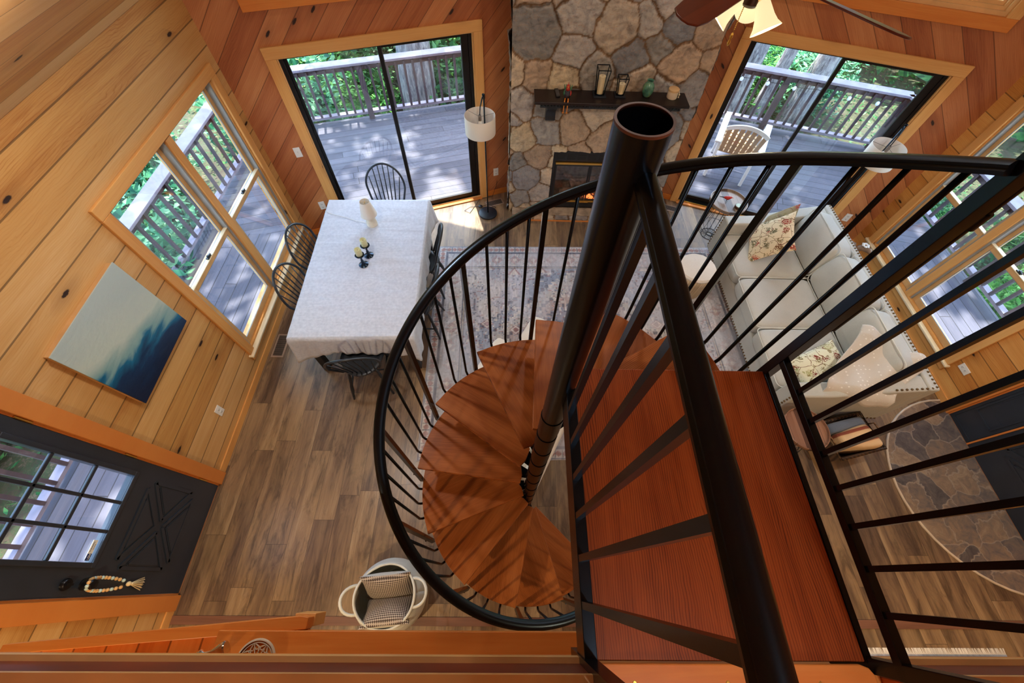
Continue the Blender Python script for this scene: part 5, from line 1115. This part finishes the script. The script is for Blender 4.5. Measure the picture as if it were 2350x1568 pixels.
# deck chair
whp = plain('white resin', (226,228,230), .5, var=.04); tanp = plain('tan resin slats', (198,160,116), .55, var=.1)
ad = thing('deck_chair', 'white deck chair with tan slats outside the right sliding door', 'chair', (3.56, 5.82, DZ), math.radians(64))
for s_ in (-1,1):
    MB().prism([(-.33,.54),(.36,.56),(.42,.58),(.42,.61),(-.33,.57)], s_*.27-.0+(0 if s_>0 else -.09), s_*.27+(.09 if s_>0 else 0), 'y').build('armrest', whp, ad, bevel=.012)
    MB().bar((.36,s_*.29,0),(.34,s_*.29,.56), .05,.05,(1,0,0)).build('leg', whp, ad, bevel=.006); MB().bar((-.34,s_*.28,0),(-.2,s_*.28,.55), .045,.05,(1,0,0)).build('leg', whp, ad, bevel=.006)
for k in range(6): MB().box(-.20+.09*k,-.125+.09*k,-.26,.26,.36+.012*k-.0,.38+.012*k).build('seat_slat', tanp, ad, bevel=.004)
for k in range(7):
    y0 = -.255+.073*k; top = .92-.10*((k-3)/3)**2; m = MB(); m.bar((-.2,y0+.032,.38),(-.2-.42*(top-.38)/.55*.62,y0*1.12+.035,top), .062,.018,(1,0,0)); m.build('back_slat', tanp, ad, bevel=.004)
m = MB(); pts = [(-.2-.26*((.93-.10*(t*t))-.38)/.55-.02, t*.285, .935-.10*t*t) for t in [i/8-1 for i in range(17)]]; m.sweep([(-.014,-.03),(.014,-.03),(.014,.02),(-.014,.02)], pts); m.build('top_rail', whp, ad, smooth='auto')
# ================================================================ woods round the deck
gr = NT('leaf litter'); v = gr.obj(); n = gr.noise(v, 2.2, 6, .8); n2 = gr.noise(v, 16, 6, .8, .6)
gr.set(Base_Color=gr.ramp(gr.math('ADD', gr.math('MULTIPLY', n, .55), gr.math('MULTIPLY', n2, .5)), [(.36, lin((34,32,26))[:3]), (.48, lin((74,62,48))[:3]), (.54, lin((44,70,36))[:3]), (.60, lin((98,84,66))[:3]), (.70, lin((150,132,112))[:3])]), Roughness=.95); gr.bump(n2, .8, .05)
def gz(x, y): d = math.hypot(x-1, y-3); return -1.3 - .10*max(0,d-5) + .12*math.sin(x*.9)*math.cos(y*.7)
m = MB(); m.grid(lambda u, v: (-32+64*u, -26+64*v, gz(-32+64*u, -26+64*v)), 60, 60); g = m.build('ground', gr.m, smooth=True); g['kind'] = 'structure'; 
def leafmat(name, c0, c1, c2):
    q = NT(name); r = q.noise(q.obj(), 3.0, 2); r2 = q.n('TexWhiteNoise', None, Vector=q.n('VectorMath', {'operation':'FLOOR'}, i0=q.n('VectorMath', {'operation':'SCALE'}, i0=q.obj(), Scale=9).outputs[0]).outputs[0]).outputs[0]
    c = q.ramp(q.math('ADD', q.math('MULTIPLY', r, .5), q.math('MULTIPLY', r2, .5)), [(.25, lin(c0)[:3]), (.5, lin(c1)[:3]), (.8, lin(c2)[:3])])
    q.set(Base_Color=c, Roughness=.55); q.b.inputs['Specular IOR Level'].default_value = .4
    tl_ = q.n('BsdfTranslucent', None, Color=c); mx = q.n('MixShader', None, i0=.35, i1=q.b.outputs[0], i2=tl_.outputs[0]); q.t.links.new(mx.outputs[0], q.o.inputs[0]); return q.m
LF = [leafmat('bright leaves', (40,110,40), (76,160,60), (150,205,110)), leafmat('dark leaves', (22,78,46), (44,116,64), (110,170,90)), leafmat('blue green leaves', (24,90,70), (60,140,100), (140,196,140))]
def leaves(n, rad, sz, seed, squash=.8, shell=.35):
    r = np.random.default_rng(seed); d = r.normal(size=(n,3)); d /= np.linalg.norm(d,axis=1)[:,None]; R_ = rad*(shell+(1-shell)*r.random(n)**.6); lump = 1+.22*np.sin(d[:,0]*5+seed)*np.cos(d[:,1]*4)+.15*np.sin(d[:,2]*7+seed)
    c = d*(R_*lump)[:,None]; c[:,2] *= squash
    a = r.normal(size=(n,3)); a[:,2] *= .45; a /= np.linalg.norm(a,axis=1)[:,None]; b = np.cross(a, r.normal(size=(n,3))*[.35,.35,1]); b /= np.linalg.norm(b,axis=1)[:,None]; s_ = sz*(.6+.8*r.random(n))[:,None]
    V = np.stack([c-a*s_, c-b*s_*.42+a*s_*.1, c+a*s_, c+b*s_*.42+a*s_*.1], 1).reshape(-1,3); F = np.arange(n*4).reshape(n,4); return V, F
def leafobj(name, V, F, mat):
    me = bpy.data.meshes.new(name); me.from_pydata(V.tolist(), [], F.tolist()); me.update(); me.materials.append(mat); o = bpy.data.objects.new(name, me); col.objects.link(o); return o
rnd = random.Random(5)
stemm = plain('brown twig', (74,58,44), .9)
protos = []
for k in range(3):
    V, F = leaves(4300, .95, .06, 40+k); t = thing('leafy_shrub', 'green shrub', 'shrub', (0,0,-40)); V[:,2] += .85
    o = leafobj('foliage', V, F, LF[k]); o.parent = t; m = MB()
    for j in range(6): a = j*1.05+k; m.tube([(0,0,-.2),(.2*math.cos(a),.2*math.sin(a),.5),(.5*math.cos(a),.5*math.sin(a),1.2)], [.02,.014,.005], 6)
    m.build('stem', stemm, t); protos.append(t)
sides = [('beyond the left window railing', 'beyond the left window railing'), ('beyond the left sliding door railing',)*2, ('beyond the right sliding door railing',)*2, ('beyond the right window railing',)*2, ('low against the right sliding door railing',)*2]
kinds = ['bright green', 'dark green', 'blue green']
sp = []
for k in range(11): sp.append((-5.3-rnd.random()*2.6, -1.5+k*.85, 0))
for k in range(22): t = rnd.random(); x = -5.2+6.1*t; sp.append((x, 7.0+(x+4.2)*.32+.75+rnd.random()*3.8, 1))
for k in range(13): x = 1.8+rnd.random()*6.2; sp.append((x, 10.9-(x-1.1)*.05+rnd.random()*2.8, 2))
for k in range(9): x = 1.9+k*.62; sp.append((x, 8.55-(x-1.1)*.31+rnd.random()*.5, 4))
for k in range(10): sp.append((7.5+rnd.random()*2.6, -1.0+k*.9, 3))
sp = [(x, y+2.4 if (sd_ == 1 and abs(x+1.75) < .95 and y < 9.6) else y, sd_) for x, y, sd_ in sp]
first = [True]*3
desc = ['low', 'tall', 'spreading', 'small', 'dense', 'airy']
for i, (x, y, sd_) in enumerate(sp):
    k = rnd.choice([0,0,1,2] if sd_ < 2 else [0,1,2,1]); s_ = .75+.7*rnd.random(); 
    if sd_ >= 2: s_ *= .85
    if sd_ == 4: s_ = .36+.16*rnd.random()
    lab = '%s leafed shrub %s' % (kinds[k], sides[sd_][0])
    if first[k]: t = protos[k]; first[k] = False
    else: t = dup(protos[k])
    t.location = (x, y, gz(x,y)-.1); t.rotation_euler = (0,0,rnd.random()*6.3); t.scale = (s_,s_,s_*(.8+.5*rnd.random())); t['label'] = lab; t['group'] = '%s shrubs %s' % (kinds[k], sides[sd_][0])
r_ = np.random.default_rng(77); n_g = 16000; ang = r_.uniform(-.5, PI+.5, n_g); rad_ = r_.uniform(0, 9, n_g)
gx = r_.uniform(-11, 13, n_g); gy = r_.uniform(-3, 16, n_g); ok = ((gx < -4.5) | (gx > 6.5) | (gy > 6.7+.32*(np.minimum(gx,1.1)+4.2)-.33*np.maximum(gx-1.1,0))); gx, gy = gx[ok], gy[ok]
V, F = leaves(len(gx), 1.0, .075, 78, .3, .1); zz = np.array([gz(a, b) for a, b in zip(gx, gy)]); V = V.reshape(-1,4,3); V[:,:,2] += .02; V *= [.35,.35,.35]; V[:,:,:] *= 2.2; V -= V.mean(1, keepdims=True)*.75; V[:,:,0] += gx[:,None]; V[:,:,1] += gy[:,None]; V[:,:,2] += zz[:,None] + .06
gc = leafobj('ground_cover', V.reshape(-1,3), F, LF[1]); tag(gc, 'low green ground cover over the leaf litter round the deck', 'ground cover', kind='stuff')
q = NT('bark'); v = q.obj(); n = q.noise(q.n('VectorMath', {'operation':'MULTIPLY'}, i0=v, i1=(1,1,.25)).outputs[0], 16, 6, .75, .6); q.set(Base_Color=q.ramp(n, [(.34, lin((96,90,98))[:3]), (.5, lin((164,156,162))[:3]), (.64, lin((214,206,206))[:3])]), Roughness=.95); q.bump(n, 1.0, .05); barkm = q.m
crowns = []
for k in range(2):
    V, F = leaves(300, 2.1, .25, 60+k, .6, .15); crowns.append(leafobj('crown', V, F, LF[k]))
def tree(label, x, y, r, h, lean=(0,0), crowns_=(), group=None):
    z0 = gz(x,y)-.2; t = thing('forest_tree', label, 'tree', (x,y,z0), 0, group); pts = []
    for i in range(13): f = i/12; pts.append((lean[0]*f+.04*math.sin(i), lean[1]*f+.04*math.cos(i*1.3), h*f))
    MB().tube(pts, [r*(1.25-.25*min(1,i/2))*(1-.5*i/12) for i in range(13)], 18).build('trunk', barkm, t, smooth=True)
    for (cx_, cy_, cz_, s_, ck) in crowns_:
        c = bpy.data.objects.new('crown', crowns[ck].data); col.objects.link(c); c.parent = t; c.location = (cx_, cy_, cz_-z0); c.rotation_euler = (0,0,cx_*3); c.scale = (s_,)*3
tree('thick grey tree trunk just beyond the left sliding door railing', -1.98, 8.75, .35, 13, (.3,.8), [(-.9,1.6,7.4,1.0,0),(-.6,2.6,8.6,1.2,0),(3.2,-.8,9.2,1.0,1),(-2.4,-.6,8.4,1.0,0)])
tree('left grey tree trunk beyond the right sliding door railing', 5.05, 9.4, .24, 12, (.5,1.4), [(-.6,.4,6.8,1.15,1),(-1.8,-.6,8.2,1.15,0),(.8,-1.6,7.4,1.1,1),(1.2,.6,9,1.2,0)])
tree('thin dark tree trunk beyond the right sliding door railing', 5.95, 9.8, .15, 10, (.8,1.0), [(.2,-.4,6.4,1.0,0)])
tree('right grey tree trunk beyond the right sliding door railing', 6.75, 9.6, .24, 12, (.9,1.4), [(-1.0,-.8,7.2,1.15,1),(.6,-2.2,8.2,1.1,0),(.8,.4,8.6,1.2,1)])
tree('tree standing off the left side of the deck', -7.2, 4.5, .22, 11, (-.4,.5), [(0,0,6.5,1.2,0),(1.6,1.0,7.4,1.1,1),(.8,-2.0,8.0,1.2,1)])
tree('tree standing off the right side of the deck', 9.3, 3.0, .22, 11, (.4,.5), [(0,0,6.5,1.2,1),(-1.4,1.0,7.6,1.1,0),(-.6,-2.2,8.0,1.2,1)])
for c in crowns: bpy.data.objects.remove(c)
# far belt of foliage closing the view
for k, (x, y) in enumerate([(-13,16),(-6,19),(1,21),(8,19),(15,15),(-16,8),(18,8),(-17,0),(19,0)]):
    V, F = leaves(3600, 4.4, .32, 90+k, .85, .6); t = thing('distant_tree', 'distant leafy tree closing the woods', 'tree', (x,y,gz(x,y)), group='distant trees closing the woods'); V[:,2] += 3.4
    o = leafobj('crown', V, F, LF[k%3]); o.parent = t; MB().tube([(0,0,-1),(0,0,4)], .2, 8).build('trunk', barkm, t)

# ================================================================ ceiling fan
FX, FY, FZ = 1.17, 2.43, 3.30
fan = thing('ceiling_fan', 'dark bladed ceiling fan with glowing frosted glass light shades', 'ceiling fan', (FX, FY, 0))
bronze = plain('antique bronze', (70,50,36), .35, metal=.6)
MB().tube([(0,0,FZ+.15),(0,0,ZR-.09)], .013, 12).build('down_rod', bronze, fan, smooth=True)
MB().lathe([(.0,ZR-.16),(.06,ZR-.15),(.08,ZR-.08),(.08,ZR-.03)], 28).build('canopy', bronze, fan, smooth='auto')
MB().lathe([(.03,FZ+.15),(.10,FZ+.11),(.125,FZ+.06),(.12,FZ+.0),(.07,FZ-.03),(.05,FZ-.08),(.06,FZ-.11),(.03,FZ-.13),(0,FZ-.13)], 40).build('motor_housing', bronze, fan, smooth='auto')
bl_w = wood('mahogany fan blade', [(58,20,12),(86,32,16),(104,42,22),(118,54,30)], (0,1,0), (1,0,0), 2, knots=0, gw=0, rough=.3, bump=.05)
for k in range(5):
    a = math.radians(-61 - 72*k); Rm = Matrix.Rotation(a,4,'Z') @ Matrix.Translation((0,0,FZ)) @ Matrix.Rotation(math.radians(-14),4,'X')
    P = [(.17,-.05),(.3,-.062),(.63,-.07),(.70,-.06),(.73,-.03),(.735,0),(.73,.03),(.70,.06),(.63,.07),(.3,.062),(.17,.05)]
    b = MB().prism(P, -.004, .004).build('blade', bl_w, fan, bevel=.002); b.matrix_local = Rm
    c = MB(); c.box(.09,.24,-.012,.012,-.01,-.004).prism([(.2,-.035),(.27,-.02),(.27,.02),(.2,.035)], -.008, -.0045); c = c.build('blade_iron', bronze, b)
q = NT('frosted glass shade'); q.set(Base_Color=lin((250,240,216)), Roughness=.5, Emission_Color=lin((255,232,176)), Emission_Strength=.45); shm = q.m
q = NT('glowing bulb'); q.set(Base_Color=(1,1,1,1), Emission_Color=lin((255,240,200)), Emission_Strength=6.0); blm = q.m
for k in range(3):
    a = math.radians(-58 + 120*k); c, s_ = math.cos(a), math.sin(a)
    MB().tube([(0,0,FZ-.10),(c*.04,s_*.04,FZ-.09),(c*.07,s_*.07,FZ-.11)], .009, 10).build('light_arm', bronze, fan, smooth=True)
    mt4 = Matrix.Translation((c*.055,s_*.055,FZ-.09)) @ Matrix.Rotation(a,4,'Z') @ Matrix.Rotation(math.radians(180-42),4,'Y')
    sh = MB().lathe([(.022,0),(.03,.01),(.036,.04),(.042,.07),(.052,.10),(.068,.125),(.066,.126),(.050,.102),(.040,.07),(.034,.04)], 36, cap=False).build('light_shade', shm, fan, smooth=True); sh.matrix_local = mt4
    bb = MB().ball((0,0,.06), .024, 14, 10, (1,1,1.25)).build('bulb', blm, sh, smooth=True)
    lamp('fan_bulb_light', (0,0,.10), 7, (1.0,.80,.55), .03, 'POINT', sh)
m = MB()
for i in range(20): m.ball((-.03,-.01,FZ-.08-.0075*i), .0033, 6, 4)
m.tube([(-.03,-.01,FZ-.08),(-.03,-.01,FZ-.235)], .001, 5); o = m.build('pull_chain', M['brass'], fan, smooth=True); o['kind'] = 'stuff'
MB().lathe([(0,0),(.005,-.004),(.0085,-.02),(.004,-.03),(.008,-.042),(.0085,-.05),(.004,-.06),(0,-.062)], 14, (-.03,-.01,FZ-.235)).build('chain_pull', M['brass'], fan, smooth=True)
# ---------------------------------------------------------------- added fill lights high on the ceiling, then the lamps under the loft
cl0 = None
for i, (x, y) in enumerate(((-1.2,-2.0),(3.3,-2.0),(-1.5,1.6),(3.6,1.6),(1.05,-1.2),(1.0,3.6))):
    z = EAVE + SLOPE*(min(x-LX, RX-x)) - .02
    t = thing('fill_or_loft_light', 'added round fill light high on the sloping pine ceiling', 'ceiling light', (x,y,z-.06), group='added round fill lights')
    MB().lathe([(.10,0),(.11,.02),(.11,.06)], 28).build('housing', M['white'], t)
    MB().lathe([(0,-.004),(.098,-.002),(.1,0)], 28).build('diffuser', blm if False else shm, t)
    lamp('ceiling_fill_glow', (0,0,-.03), CEIL_FILL_W, (1.0,.94,.86), .16, 'AREA', t)
for i, (x, y) in enumerate(((-1.6,-1.2),(3.0,-1.2))):
    t = thing('fill_or_loft_light', 'round light under the loft floor', 'ceiling light', (x,y,2.40), group='round lights under the loft'); MB().lathe([(.08,0),(.08,.02)], 24).build('housing', M['white'], t); MB().lathe([(0,-.003),(.075,0)], 24).build('diffuser', shm, t); lamp('under_loft_glow', (0,0,-.03), 22, (1.0,.74,.42), .1, 'AREA', t)
